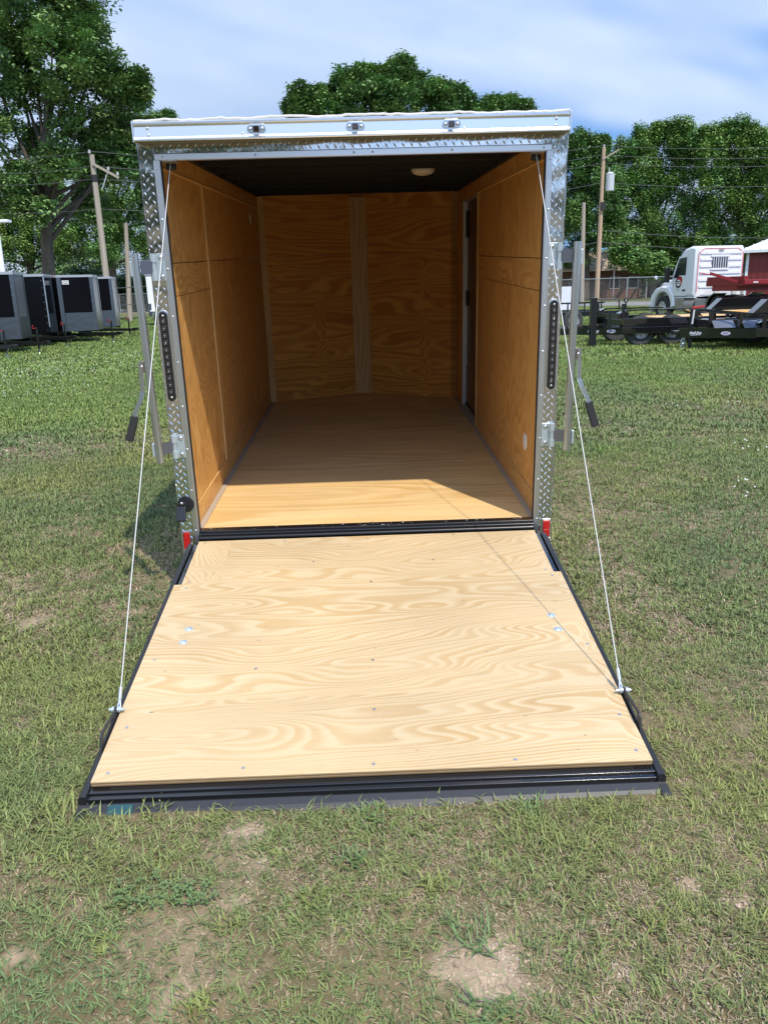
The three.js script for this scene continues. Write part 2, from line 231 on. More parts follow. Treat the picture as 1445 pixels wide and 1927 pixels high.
// --- outer shell (seen from the side only)
{
  const f = group('outer_shell', T);
  for (const k of [-1, 1]) mesh('side_skin', bx(k > 0 ? XO - 0.008 : -XO, k > 0 ? XO : -XO + 0.008, -0.10, 1.80, BZ, -0.012), M.whitePaint, f);
  const ang = Math.atan2(BZ - AZ, IW), L = Math.hypot(XO, BZ - AZ + 0.04); for (const k of [-1, 1]) { const g = bx(0, L, -0.1, 1.80, -0.02, -0.012); if (k > 0) g.translate(-L, 0, 0); g.rotateY(k < 0 ? ang : -ang); g.translate(k * XO, 0, BZ - 0.012); mesh('nose_skin', g, M.whitePaint, f); }
  const r = prism([[-XO, 0], [XO, 0], [XO, -BZ], [0, -AZ + 0.06], [-XO, -BZ]], 0.012); r.rotateX(-Math.PI / 2); r.translate(0, 1.802, -0.005); mesh('roof_sheet', r, M.aluDull, f);
  mesh('underframe', [bx(-XO + 0.02, -XO + 0.07, -0.10, -0.022, BZ, -0.05), bx(XO - 0.07, XO - 0.02, -0.10, -0.022, BZ, -0.05), ...[-0.6, -1.2, -1.8, -2.4, -3.0].map(z => bx(-XO + 0.07, XO - 0.07, -0.07, -0.022, z - 0.02, z + 0.02)), bar(V(-0.8, -0.13, BZ + 0.2), V(0, -0.13, AZ - 1.0), 0.06, 0.09), bar(V(0.8, -0.13, BZ + 0.2), V(0, -0.13, AZ - 1.0), 0.06, 0.09)], M.black, f);
  mesh('tongue_jack', [rod(V(0, -0.50, AZ - 0.75), V(0, 0.35, AZ - 0.75), 0.03), rod(V(0, -0.535, AZ - 0.75), V(0, -0.50, AZ - 0.75), 0.06, 0.05)], M.black, f);
  for (const k of [-1, 1]) { const w = group('wheel', T); const z = -2.05; const gy = -0.333 + z * Math.tan(TILT); const c = [k * 1.03, gy + 0.33, z];
    mesh('tyre', tyre(0.33, 0.20, 0.21, 28).rotateY(Math.PI / 2).translate(...c), M.tyre, w); mesh('rim', disc(k * 1.10, c[1], z, 0.19, 0.04, 'x', 20), M.whitePaint, w);
    const fd = prism([...Array(13)].map((_, i) => { const a = i / 12 * Math.PI; return [Math.cos(a) * 0.40, Math.sin(a) * 0.40]; }).concat([...Array(13)].map((_, i) => { const a = (1 - i / 12) * Math.PI; return [Math.cos(a) * 0.385, Math.sin(a) * 0.385]; })), 0.22); fd.rotateY(Math.PI / 2); fd.translate(k > 0 ? 0.925 : -1.145, c[1], z); mesh('fender', fd, M.aluDull, T); }
  mesh('axle', rod(V(-1.0, -0.333 - 2.05 * Math.tan(TILT) + 0.33, -2.05), V(1.0, -0.333 - 2.05 * Math.tan(TILT) + 0.33, -2.05), 0.035), M.black, T);
}
function tyre(R, ri, w, seg = 24) { const h = w / 2, b = w * 0.18; const p = [[ri, -h * 0.8], [R - b * 1.4, -h], [R - b * 0.4, -h * 0.94], [R, -h * 0.70], [R, h * 0.70], [R - b * 0.4, h * 0.94], [R - b * 1.4, h], [ri, h * 0.8]].map(q => new THREE.Vector2(q[0], q[1])); const g = new THREE.LatheGeometry(p, seg); g.rotateX(Math.PI / 2); return g; } // axle along z
// --- rear frame: tread plate posts and header
for (const k of [-1, 1]) {
  const a = k > 0 ? 0.849 : -XO, b = k > 0 ? XO : -0.849, p = group('corner_post', T);
  mesh('tread_plate', uvm(bx(a, b, -0.112, 1.765, -0.010, 0.004, 0.002), 0.5, 0.5, 0.1, k * 0.3), M.plate, p);
  mesh('side_return', uvm(bx(k > 0 ? XO + 0.0005 : -XO - 0.0035, k > 0 ? XO + 0.0035 : -XO - 0.0005, -0.112, 1.765, -0.09, 0.003), 0.5, 0.5), M.plate, p);
  mesh('tread_pattern', lugs(a, b, -0.11, 1.76, 0.0041, 0.036, 0.027, 0.0080, 0.0024, (x, y) => { const e = Math.abs(x - k * 0.886) < 0.03; return e && y > 0.655 && y < 1.07; }), M.lug, p, 'stuff');
  const t = group('edge_trim', T); const x0 = k > 0 ? OW : -0.8545, x1 = k > 0 ? 0.8545 : -OW;
  mesh('angle', [bx(x0, x1, -0.055, 1.6885, 0.0055, 0.0095, 0.0012), bx(k > 0 ? OW - 0.002 : -OW - 0.002, k > 0 ? OW + 0.002 : -OW + 0.002, -0.02, 1.6885, -0.02, 0.005)], M.alu, t);
  mesh('gasket_strip', bx(k > 0 ? OW - 0.004 : -OW + 0.0023, k > 0 ? OW - 0.0023 : -OW + 0.004, 0, 1.685, -0.030, 0.0045), M.rubber, t);
  for (let i = 0; i < 9; i++) mesh('screw', dome(k * 0.8435, 0.012 + i * 0.2055, 0.0095, 0.0055, 0.0028), M.screw, t);
}
{
  const h = group('header', T);
  mesh('tread_plate', uvm(bx(-0.8485, 0.8485, 1.713, 1.765, -0.010, 0.0045, 0.002), 0.5, 0.5), M.plate, h);
  mesh('tread_pattern', lugs(-0.845, 0.845, 1.7135, 1.765, 0.0046, 0.036, 0.027, 0.0080, 0.0024), M.lug, h, 'stuff');
  mesh('angle', [bx(-0.848, 0.848, OH, 1.7125, 0.0057, 0.0099, 0.0012), bx(-0.825, 0.825, OH - 0.002, OH + 0.002, -0.03, 0.0055)], M.aluBright, h);
  for (const x of [-0.815, -0.42, 0, 0.08, 0.42, 0.815]) mesh('screw', dome(x, 1.700, 0.0099, 0.005, 0.0026), M.aluDull, h);
  // hood over the door: an extrusion with a lip at the top and the bottom and a hollow, sloping underside
  const prof = [[0.004, 1.757], [0.0986, 1.751], [0.1009, 1.751], [0.1032, 1.754], [0.1032, 1.758], [0.0986, 1.762], [0.0955, 1.768], [0.0924, 1.806], [0.0955, 1.812], [0.0986, 1.815], [0.0986, 1.822], [0.0939, 1.825], [0.0, 1.832], [-0.05, 1.832], [-0.05, 1.8145], [0.0, 1.8145], [0.0893, 1.808], [0.0893, 1.7655], [0.004, 1.764]];
  const g = prism(prof, 1.80); g.rotateY(-Math.PI / 2); g.scale(-1, 1, 1); // profile x becomes z
  const q = g.index ? g.toNonIndexed() : g; const P = q.attributes.position; for (let i = 0; i < P.count; i += 3) { const t = [P.getX(i), P.getY(i), P.getZ(i)]; for (const [A] of [['x']]) { P.setXYZ(i, P.getX(i + 1), P.getY(i + 1), P.getZ(i + 1)); P.setXYZ(i + 1, ...t); } } q.computeVertexNormals();
  q.computeBoundingBox(); q.translate(-(q.boundingBox.max.x + q.boundingBox.min.x) / 2, 0, 0); if (q.boundingBox.max.z < 0.07) q.scale(1, 1, -1); mesh('hood_rail', q, M.aluBright, h);
  for (const k of [-1, 1]) mesh('end_cap', bx(k > 0 ? 0.9005 : -0.907, k > 0 ? 0.907 : -0.9005, 1.748, 1.829, -0.03, 0.102, 0.003), M.aluBright, h);
  mesh('hood_seal', bar(V(0, 1.7540, 0.006), V(0, 1.7490, 0.093), 1.798, 0.003, V(0, 1, 0)), std(0.185, 0.165, 0.105, 0.75), h);
  // run of sealant along the roof edge
  const R = rng(91), pts = []; for (let i = 0; i <= 70; i++) { const x = mix(-0.905, 0.905, i / 70); pts.push(V(x, 1.8285 + 0.006 * vn(x * 9 + 4, 2) + 0.004 * R(), 0.07 + 0.008 * (R() - 0.5))); }
  mesh('sealant', new THREE.TubeGeometry(new THREE.CatmullRomCurve3(pts), 200, 0.005, 6), M.sealant, h);
  for (const [x, y] of [[-0.845, 1.800], [-0.842, 1.774], [-0.455, 1.772], [0.462, 1.772], [0.845, 1.800], [0.842, 1.774]]) mesh('bolt', dome(x, y, 0.0935, 0.0065, 0.004), M.zincBlue, h);
  for (const x of [-0.398, 0.010, 0.408]) { const l = group('clearance_light', T);
    const s = new THREE.Shape(); s.absarc(-0.024, 0, 0.0135, Math.PI / 2, Math.PI * 1.5); s.absarc(0.024, 0, 0.0135, -Math.PI / 2, Math.PI / 2);
    mesh('bezel', new THREE.ExtrudeGeometry(s, { depth: 0.004, bevelEnabled: true, bevelSize: 0.001, bevelThickness: 0.001, bevelSegments: 1, curveSegments: 8 }).translate(x, 1.788, 0.0945), M.zinc, l);
    mesh('lens', bx(x - 0.013, x + 0.013, 1.7765, 1.7995, 0.099, 0.108, 0.003), M.lens, l); for (const k of [-1, 1]) mesh('screw', dome(x + k * 0.0245, 1.788, 0.0995, 0.0075, 0.004), M.screw, l); }
}
// --- tail lights, reflectors, plug
for (const k of [-1, 1]) {
  const t = group('tail_light', T), cx = k * 0.886; const cap = (r, z0, d, bev) => { const s = new THREE.Shape(); s.absarc(cx, 1.048 - 0.002, r, 0, Math.PI); s.absarc(cx, 0.676, r, Math.PI, 2 * Math.PI); return new THREE.ExtrudeGeometry(s, { depth: d, bevelEnabled: true, bevelSize: bev, bevelThickness: bev, bevelSegments: 2, curveSegments: 8 }).translate(0, 0, z0); };
  mesh('flange', cap(0.0225, 0.0045, 0.001, 0.002), M.alu, t); mesh('housing', cap(0.0155, 0.0085, 0.008, 0.003), M.blackGloss, t);
  for (let i = 0; i < 11; i++) { const y = 0.702 + i * 0.0320; const p = [[0.0001, 0.0215], [0.0030, 0.0215], [0.0036, 0.0195], [0.0068, 0.0200], [0.0075, 0.0215], [0.0100, 0.0225], [0.0118, 0.0215], [0.0126, 0.0190]].map(q => new THREE.Vector2(q[0], q[1])); mesh('diode_lens', new THREE.LatheGeometry(p, 16).rotateX(Math.PI / 2).translate(cx, y, 0), M.lens, t); mesh('diode', dome(cx, y, 0.0212, 0.0030, 0.0022), M.zinc, t); }
  for (const y of [0.676, 1.046]) mesh('screw', dome(cx, y, 0.0195, 0.0055, 0.003), M.screw, t);
  const r = group('reflector', T), rx = k * 0.893; mesh('backing', bx(rx - 0.0205, rx + 0.0205, -0.086, 0.010, 0.0075, 0.010, 0.002), M.aluBright, r); mesh('lens', bx(rx - 0.0165, rx + 0.0165, -0.083, 0.004, 0.0103, 0.0145, 0.002), M.red, r);
  mesh('lens_grid', [...Array(2)].map((_, i) => bx(rx - 0.013, rx + 0.013, -0.079 + i * 0.041, -0.043 + i * 0.041, 0.0143, 0.0158, 0.001)), M.red, r);
  mesh('foot_bracket', [bx(rx - 0.020, rx + 0.020, -0.132, -0.087, 0.0075, 0.0115, 0.001), bx(rx - 0.020, rx + 0.020, -0.132, -0.127, 0.0117, 0.03, 0.001)], M.aluBright, T);
}
{
  const p = group('plug_holder', T); mesh('mount_plate', disc(-0.878, 0.150, 0.009, 0.040, 0.008, 'z', 24), M.rubberGrey, p);
  mesh('socket', [disc(-0.884, 0.143, 0.035, 0.026, 0.05, 'z', 20)], M.black, p); const c = bx(-0.024, 0.024, -0.038, 0.038, 0, 0.012, 0.006); c.rotateX(-0.5); c.translate(-0.890, 0.118, 0.068); mesh('spring_cover', c, M.black, p); mesh('screw', dome(-0.886, 0.170, 0.060, 0.007, 0.004), M.screw, p);
}
// --- bar locks swung out to the sides
for (const k of [-1, 1]) {
  const b = group('bar_lock', T), X = x => k * x, zb = 0.060, bxk = (a, c, ...r) => k > 0 ? bx(a, c, ...r) : bx(-c, -a, ...r);
  mesh('lock_bar', [rod(V(X(0.963), 0.375, zb), V(X(0.969), 1.315, zb), 0.0175, 0.0175, 20)], M.zinc, b);
  for (const [y0, y1] of [[1.198, 1.312], [0.385, 0.495]]) {
    mesh('bracket_plate', bxk(0.852, 0.892, y0, y1, 0.0075, 0.0115, 0.0015), M.zincBlue, b);
    mesh('knuckle', [rod(V(X(0.899), y0, 0.0205), V(X(0.899), y0 + 0.035, 0.0205), 0.013, 0.013, 14), rod(V(X(0.899), y1 - 0.035, 0.0205), V(X(0.899), y1, 0.0205), 0.013, 0.013, 14), rod(V(X(0.899), y0 + 0.02, 0.0205), V(X(0.899), y1 - 0.02, 0.0205), 0.009, 0.009, 10), bxk(0.893, 0.899, y0, y1, 0.0075, 0.012)], M.zincBlue, b);
    mesh('strap', [bar(V(X(0.905), (y0 + y1) / 2, 0.024), V(X(0.950), (y0 + y1) / 2, zb - 0.008), 0.058, 0.004, V(0, 1, 0).cross(V(X(0.045), 0, 0.03)).normalize())], std(0.20, 0.21, 0.24, 0.4, 0.9), b);
    mesh('hook', bxk(0.9815, 0.992, y0 + 0.02, y0 + 0.085, zb - 0.012, zb + 0.012, 0.003), M.zincBlue, b);
    for (const y of [y0 + 0.016, y1 - 0.016]) mesh('bolt', [dome(X(0.868), y, 0.0115, 0.0095, 0.006), disc(X(0.868), y, 0.0122, 0.0115, 0.0015)], M.screw, b);
  }
  const z = zb + 0.004; mesh('pivot_tab', bxk(0.974, 1.004, 0.800, 0.852, z - 0.005, z + 0.001, 0.002), std(0.42, 0.35, 0.30, 0.35, 0.9), b);
  const c = [V(X(0.997), 0.853, z + 0.004), V(X(0.999), 0.800, z + 0.004), V(X(1.003), 0.715, z + 0.006), V(X(1.014), 0.682, z + 0.010), V(X(1.045), 0.620, z + 0.016), V(X(1.052), 0.600, z + 0.018)];
  const seg = []; for (let i = 0; i + 1 < c.length; i++) seg.push(bar(c[i], c[i + 1].clone().add(V().subVectors(c[i + 1], c[i]).normalize().multiplyScalar(0.003)), 0.018, 0.011, V(0, 0, 1))); mesh('handle', seg, M.zinc, b);
  mesh('grip', bar(V(X(1.049), 0.606, z + 0.018), V(X(1.085), 0.492, z + 0.030), 0.034, 0.026, V(0, 0, 1), 0.005), M.blackMat, b);
  mesh('rivet', dome(X(0.992), 0.828, z + 0.0095, 0.006, 0.004), M.screw, b);
}
// --- threshold between floor and ramp
{
  const s = group('threshold', T); mesh('sill', [bx(-OW, OW, -0.06, 0.0065, -0.044, 0.006, 0.003), bx(-OW, OW, -0.055, -0.004, 0.0065, 0.024, 0.004)], M.blackGloss, s);
  mesh('hinge_barrel', rod(V(-0.82, -0.022, 0.036), V(0.82, -0.022, 0.036), 0.011, 0.011, 12), M.black, s);
  const R = rng(33); const blobs = []; for (let i = 0; i < 46; i++) { const x = i < 12 ? mix(-0.82, -0.70, R()) : i < 26 ? mix(-0.05, 0.12, R()) : mix(-0.8, 0.82, R()); const g = new THREE.SphereGeometry(mix(0.004, 0.011, R()), 6, 4); g.scale(1.6, 0.35, 0.8); g.translate(x, 0.0065, mix(-0.035, 0.0, R())); blobs.push(g); } mesh('sealant_drips', blobs, M.blackGloss, s, 'stuff');
  for (const x of [-0.78, -0.45, -0.12, 0.18, 0.5, 0.77]) mesh('screw', dome(x, 0.0065, -0.030, 0.005, 0.0025, 'y'), M.screw, s);
}
// --- ramp door, lowered
const RAMP = V(0, -0.02, 0.035), RANG = Math.atan2(0.187, 1.733);
{
  const r = group('ramp_door', T); r.position.copy(RAMP); r.rotation.x = RANG;
  const pu = uvm(bx(-0.822, 0.822, -0.018, -0.0035, 0.028, 0.452, 0.0015), 2.0, 1.3, 0.33, 0.62), pl = uvm(bx(-0.852, 0.852, -0.019, 0.0, 0.456, 1.645, 0.0015), 2.0, 1.3, 0.5, 0.02);
  mesh('plywood_sheet', pu, M.ramp, r); mesh('plywood_sheet', pl, M.ramp, r);
  mesh('plywood_edge', [bx(-0.851, 0.851, -0.0172, -0.0125, 1.6452, 1.6462), bx(-0.851, 0.851, -0.0075, -0.0040, 1.6452, 1.6462)], std(0.24, 0.15, 0.07, 0.85), r);
  mesh('frame', [bx(-0.848, -0.79, -0.056, -0.0195, 0.03, 1.664, 0.003), bx(0.79, 0.848, -0.056, -0.0195, 0.03, 1.664, 0.003), ...[0.03, 0.42, 0.82, 1.22].map(z => bx(-0.789, 0.789, -0.052, -0.0195, z, z + 0.04)), bx(-0.856, 0.856, -0.026, -0.0195, 1.60, 1.672, 0.002), bx(-0.858, 0.858, -0.056, -0.0265, 1.645, 1.690, 0.002)], M.blackGloss, r);
  // folded skin flange round three sides
  const fl = [[1.6905, -0.040], [1.700, -0.036], [1.722, -0.043], [1.744, -0.054], [1.746, -0.060], [1.735, -0.062], [1.6905, -0.058]]; const fg = prism(fl.map(([a, b]) => [a, b]), 1.755); fg.rotateY(-Math.PI / 2); fg.translate(0.8775, 0, 0); mesh('end_flange', fg, M.rubberGrey, r);
  for (const k of [-1, 1]) { let g = prism([[0.8535, -0.012], [0.868, -0.009], [0.8785, -0.020], [0.8785, -0.058], [0.8535, -0.058]], 1.66); if (k < 0) { g.scale(-1, 1, 1); g = flip(g); } g.translate(0, 0, 0.035); mesh('side_flange', g, M.rubberGrey, r);
    mesh('corner_cap', bx(k > 0 ? 0.850 : -0.8805, k > 0 ? 0.8805 : -0.850, -0.061, -0.038, 1.694, 1.7485, 0.006), M.rubber, r); mesh('corner_tip', new THREE.SphereGeometry(0.005, 8, 6).scale(1.5, 0.6, 1).translate(k * 0.8815, -0.0605, 1.749), M.whitePlastic, r); }
  mesh('underside_skin', bx(-0.845, 0.845, -0.0605, -0.0565, 0.04, 1.69), M.aluDull, r);
  const tp = bx(-0.785, -0.712, -0.0008, 0.0008, -0.018, 0.018); tp.rotateX(0.40); tp.translate(0, -0.0417, 1.722); mesh('tape_patch', tp, M.tape, r);
  for (const [x, z] of [[-0.717, 0.818], [-0.721, 0.91], [0.729, 0.813], [0.731, 0.914]]) mesh('carriage_bolt', [dome(x, 0, z, 0.0135, 0.006, 'y', 14), disc(x, 0.0006, z, 0.0165, 0.0012, 'y', 16)], M.zincBlue, r);
  const R = rng(8); for (const [x, z] of [[0.007, 1.072], [0.002, 1.355], [-0.002, 1.615], [-0.80, 0.49], [0.80, 0.49], [-0.81, 1.02], [0.81, 1.02], [-0.81, 1.40], [0.81, 1.43], [-0.81, 1.61], [0.81, 1.60], [-0.42, 1.10], [0.43, 1.62], [-0.40, 1.61], [0.01, 0.49]]) mesh('screw', disc(x + 0.01 * R(), 0.0004, z, 0.0058, 0.0016, 'y', 10), M.aluDull, r);
  for (const [x, z] of [[-0.79, 0.05], [0.78, 0.045], [-0.4, 0.06], [0.42, 0.05], [0.0, 0.06], [-0.79, 0.43], [0.79, 0.43], [0.3, 0.30], [-0.25, 0.28]]) mesh('screw', disc(x, -0.0031, z, 0.005, 0.0016, 'y', 10), M.aluDull, r);
  // cable tabs: upright plates with a long slot, cut at a slant
  for (const k of [-1, 1]) { const g = prism([[1.295, -0.03], [1.302, 0.016], [1.325, 0.027], [1.345, 0.022], [1.478, 0.044], [1.490, 0.036], [1.520, -0.03]], 0.006, { holes: [[[1.365, 0.008], [1.368, 0.016], [1.455, 0.031], [1.468, 0.024], [1.478, 0.004]]] }); g.rotateY(-Math.PI / 2); g.translate(k * 0.862 + 0.003, 0, 0); mesh('cable_tab', g, M.rubber, r);
    mesh('cable_bolt', [rod(V(k * 0.835, 0.014, 1.322), V(k * 0.885, 0.014, 1.322), 0.0055, 0.0055, 8), rod(V(k * 0.848, 0.014, 1.322), V(k * 0.857, 0.014, 1.322), 0.011, 0.011, 6), rod(V(k * 0.867, 0.014, 1.322), V(k * 0.876, 0.014, 1.322), 0.011, 0.011, 6)], M.zincBlue, r); }
}
// --- lift cables
for (const k of [-1, 1]) {
  const c = group('lift_cable', T); const m = new THREE.Matrix4().compose(RAMP, new THREE.Quaternion().setFromAxisAngle(V(1, 0, 0), RANG), V(1, 1, 1)); const a = V(k * 0.853, 0.014, 1.322).applyMatrix4(m), b = V(k * 0.795, 1.682, -0.05), d = V().subVectors(b, a).normalize();
  mesh('wire', rod(a.clone().addScaledVector(d, 0.02), b, 0.0021, 0.0021, 8), M.cable, c); mesh('ferrule', rod(a.clone().addScaledVector(d, 0.035), a.clone().addScaledVector(d, 0.075), 0.0062, 0.0062, 8), M.screw, c);
  mesh('thimble', [rod(a.clone().add(V(0.006, 0, 0)), a.clone().addScaledVector(d, 0.04), 0.003, 0.003, 6), rod(a.clone().add(V(-0.006, 0, 0)), a.clone().addScaledVector(d, 0.04), 0.003, 0.003, 6)], M.screw, c);
  const p = group('pulley_bracket', T); mesh('plate', bx(k * 0.795 - 0.03, k * 0.795 + 0.03, 1.684, 1.688, -0.085, -0.012), M.aluDull, p); mesh('drum', rod(V(k * 0.795 - 0.02, 1.668, -0.055), V(k * 0.795 + 0.02, 1.668, -0.055), 0.013, 0.013, 12), M.blackMat, p);
}
const FA = V(-21.4, 0, -74.4), FD = V(18.1 + 21.4, 0, -48.5 + 74.4).normalize();   // the fence line
// ------------------------------------------------------------------ lawn
const cam0 = camera.position;
const soilSpots = [[905, 1835, 0.110], [860, 1800, 0.043], [960, 1800, 0.043], [325, 1862, 0.052], [480, 1562, 0.046], [440, 1560, 0.031], [490, 1625, 0.031], [470, 1660, 0.028], [430, 1690, 0.031], [120, 1720, 0.031], [1300, 1660, 0.037], [1390, 1690, 0.043], [1170, 1820, 0.031], [1330, 1905, 0.031], [60, 1170, 0.074], [1330, 1500, 0.037], [250, 1150, 0.050], [30, 1800, 0.037]].map(([u, v, r]) => { const p = ground(u, v); return [p.x, p.z, r]; });
function soil(x, z) { let s = sst(0.67, 0.76, fbm(x * 2.6 + 7, z * 2.6 + 3, 4)) * 0.35 * sst(-6, 1, z); for (const [a, b, r] of soilSpots) { const d = Math.hypot(x - a, (z - b)) / r; if (d < 2) s = Math.max(s, 1 - sst(0.55, 1.25, d + 0.9 * (fbm(x * 18, z * 18, 3) - 0.5))); } return clamp(s); }
function lush(x, z) { return sst(-2, -9, z + 12 * (fbm(x * 0.30 + 3, z * 0.30 + 8, 5) - 0.5)); } // the part of the lot that is mown less often
function dry(x, z) { return clamp(0.60 * sst(0.42, 0.66, fbm(x * 0.9 + 21, z * 0.9 + 5, 4)) + 0.55 * sst(0.48, 0.70, fbm(x * 4.5 + 2, z * 4.5, 3)) + 0.12 * sst(-8, 2, z)); }
{
  const N = 1024, d = new Float32Array(N * N * 3), R = rng(404);
  for (let j = 0; j < N; j++) for (let i = 0; i < N; i++) { const u = i / N, v = j / N, n = fbm(u * 40, v * 40, 3), k = (j * N + i) * 3, e = 0.75 + 0.5 * n + 0.25 * (R() - 0.5); d[k] = 0.60 * e; d[k + 1] = 0.58 * e; d[k + 2] = 0.52 * e; }
  for (let s = 0; s < 30000; s++) { let x = R() * N, y = R() * N; const a = R() * 6.283, L = 6 + R() * 16, c = R(); const col = c < 0.30 ? [1.0, 0.95, 0.84] : c < 0.72 ? [0.42, 0.62, 0.40] : [0.32, 0.33, 0.28]; const da = (R() - 0.5) * 0.08; let aa = a; for (let t = 0; t < L; t++) { x += Math.cos(aa); y += Math.sin(aa); aa += da; const k = (((y | 0) & (N - 1)) * N + ((x | 0) & (N - 1))) * 3; const w = 0.7; d[k] = mix(d[k], col[0], w); d[k + 1] = mix(d[k + 1], col[1], w); d[k + 2] = mix(d[k + 2], col[2], w); } }
  const map = tex(N, N, (u, v, i, j) => { const k = (j * N + i) * 3; return [d[k], d[k + 1], d[k + 2]]; });
  const line = (near, step) => { const a = []; let x = 0, s = step; while (x < 900) { a.push(x); if (x > near) s *= 1.065; x += s; } return a; };
  const xs0 = line(3.2, 0.05), xs = [...xs0.slice(1).reverse().map(x => -x), ...xs0], zc = 0, zs = xs.map(z => z + zc), nx = xs.length, nz = zs.length;
  const pos = [], uv = [], col = [], idx = [];
  for (let j = 0; j < nz; j++) for (let i = 0; i < nx; i++) { const x = xs[i], z = zs[j]; const near = Math.abs(x) < 8 && Math.abs(z) < 8; pos.push(x, near ? 0.018 * (fbm(x * 1.3, z * 1.3, 3) - 0.5) - 0.006 : -0.006, z); uv.push(x / 2.6, z / 2.6);
    const s = soil(x, z), dr = dry(x, z), far = lush(x, z); const v = 0.85 + 0.3 * fbm(x * 0.35, z * 0.35, 3);
    let r = mix(0.180, 0.30, dr), g = mix(0.162, 0.228, dr), b = mix(0.068, 0.125, dr); r = mix(r, 0.17, far * 0.7); g = mix(g, 0.205, far * 0.7); b = mix(b, 0.055, far * 0.7); r = mix(r, 0.50, s); g = mix(g, 0.375, s); b = mix(b, 0.275, s); const v2 = v * mix(0.80, 1, Math.max(s, far)); col.push(r * v2, g * v2, b * v2); }
  for (let j = 0; j < nz - 1; j++) for (let i = 0; i < nx - 1; i++) { const a = j * nx + i, b = a + nx; idx.push(a, b, a + 1, b, b + 1, a + 1); }
  const g = new THREE.BufferGeometry(); g.setAttribute('position', new THREE.Float32BufferAttribute(pos, 3)); g.setAttribute('uv', new THREE.Float32BufferAttribute(uv, 2)); g.setAttribute('color', new THREE.Float32BufferAttribute(col, 3)); g.setIndex(idx); g.computeVertexNormals();
  struct('lawn', g, new THREE.MeshStandardMaterial({ map, vertexColors: true, roughness: 0.95, side: THREE.DoubleSide }));
}
// blades: a tuft is a handful of bent blades
function tuft(seed, n, len, wid, spread, flat) {
  const R = rng(seed), pos = [], nor = [];
  for (let k = 0; k < n; k++) { const a = R() * 6.283, bx0 = (R() - 0.5) * spread, bz0 = (R() - 0.5) * spread, L = len * (0.55 + 0.6 * R()), w = wid * (0.7 + 0.6 * R()), lean = flat * (0.5 + R()), dx = Math.cos(a), dz = Math.sin(a), sx = -dz * w / 2, sz = dx * w / 2;
    const P = (t, s) => { const an = lean * (0.72 + 0.42 * t), o = L * t * Math.sin(Math.min(an, 1.5)), h = L * t * Math.cos(Math.min(an, 1.48)); return [bx0 + dx * o + sx * s, h, bz0 + dz * o + sz * s]; };
    const A = P(0, 0.9), B = P(0, -0.9), C = P(0.5, 1), D = P(0.5, -1), E = P(1, 0); pos.push(...A, ...B, ...C, ...B, ...D, ...C, ...C, ...D, ...E); }
  const g = new THREE.BufferGeometry(); g.setAttribute('position', new THREE.Float32BufferAttribute(pos, 3)); g.setAttribute('uv', new THREE.Float32BufferAttribute(new Float32Array(pos.length / 3 * 2), 2)); g.computeVertexNormals(); return g;
}
const bladeMat = new THREE.MeshStandardMaterial({ color: 0xffffff, roughness: 0.65, side: THREE.DoubleSide });
const underRamp = (x, z) => (Math.abs(x) < 0.87 && z > -0.1 && z < 1.755);
const C4 = new THREE.Color(), M4 = new THREE.Matrix4(), Q4 = new THREE.Quaternion(), S4 = V(), P4 = V(), UP = V(0, 1, 0);
function scatter(name, label, geo, list, mat = bladeMat) { const m = new THREE.InstancedMesh(geo, mat, list.length); list.forEach(([x, y, z, s, sy, turn, c], i) => { Q4.setFromAxisAngle(UP, turn); M4.compose(P4.set(x, y, z), Q4, S4.set(s, sy, s)); m.setMatrixAt(i, M4); m.setColorAt(i, C4.setRGB(c[0], c[1], c[2])); }); m.name = numbered(name); m.userData = { kind: 'stuff', label, category: 'grass' }; m.castShadow = m.receiveShadow = true; scene.add(m); return m; }
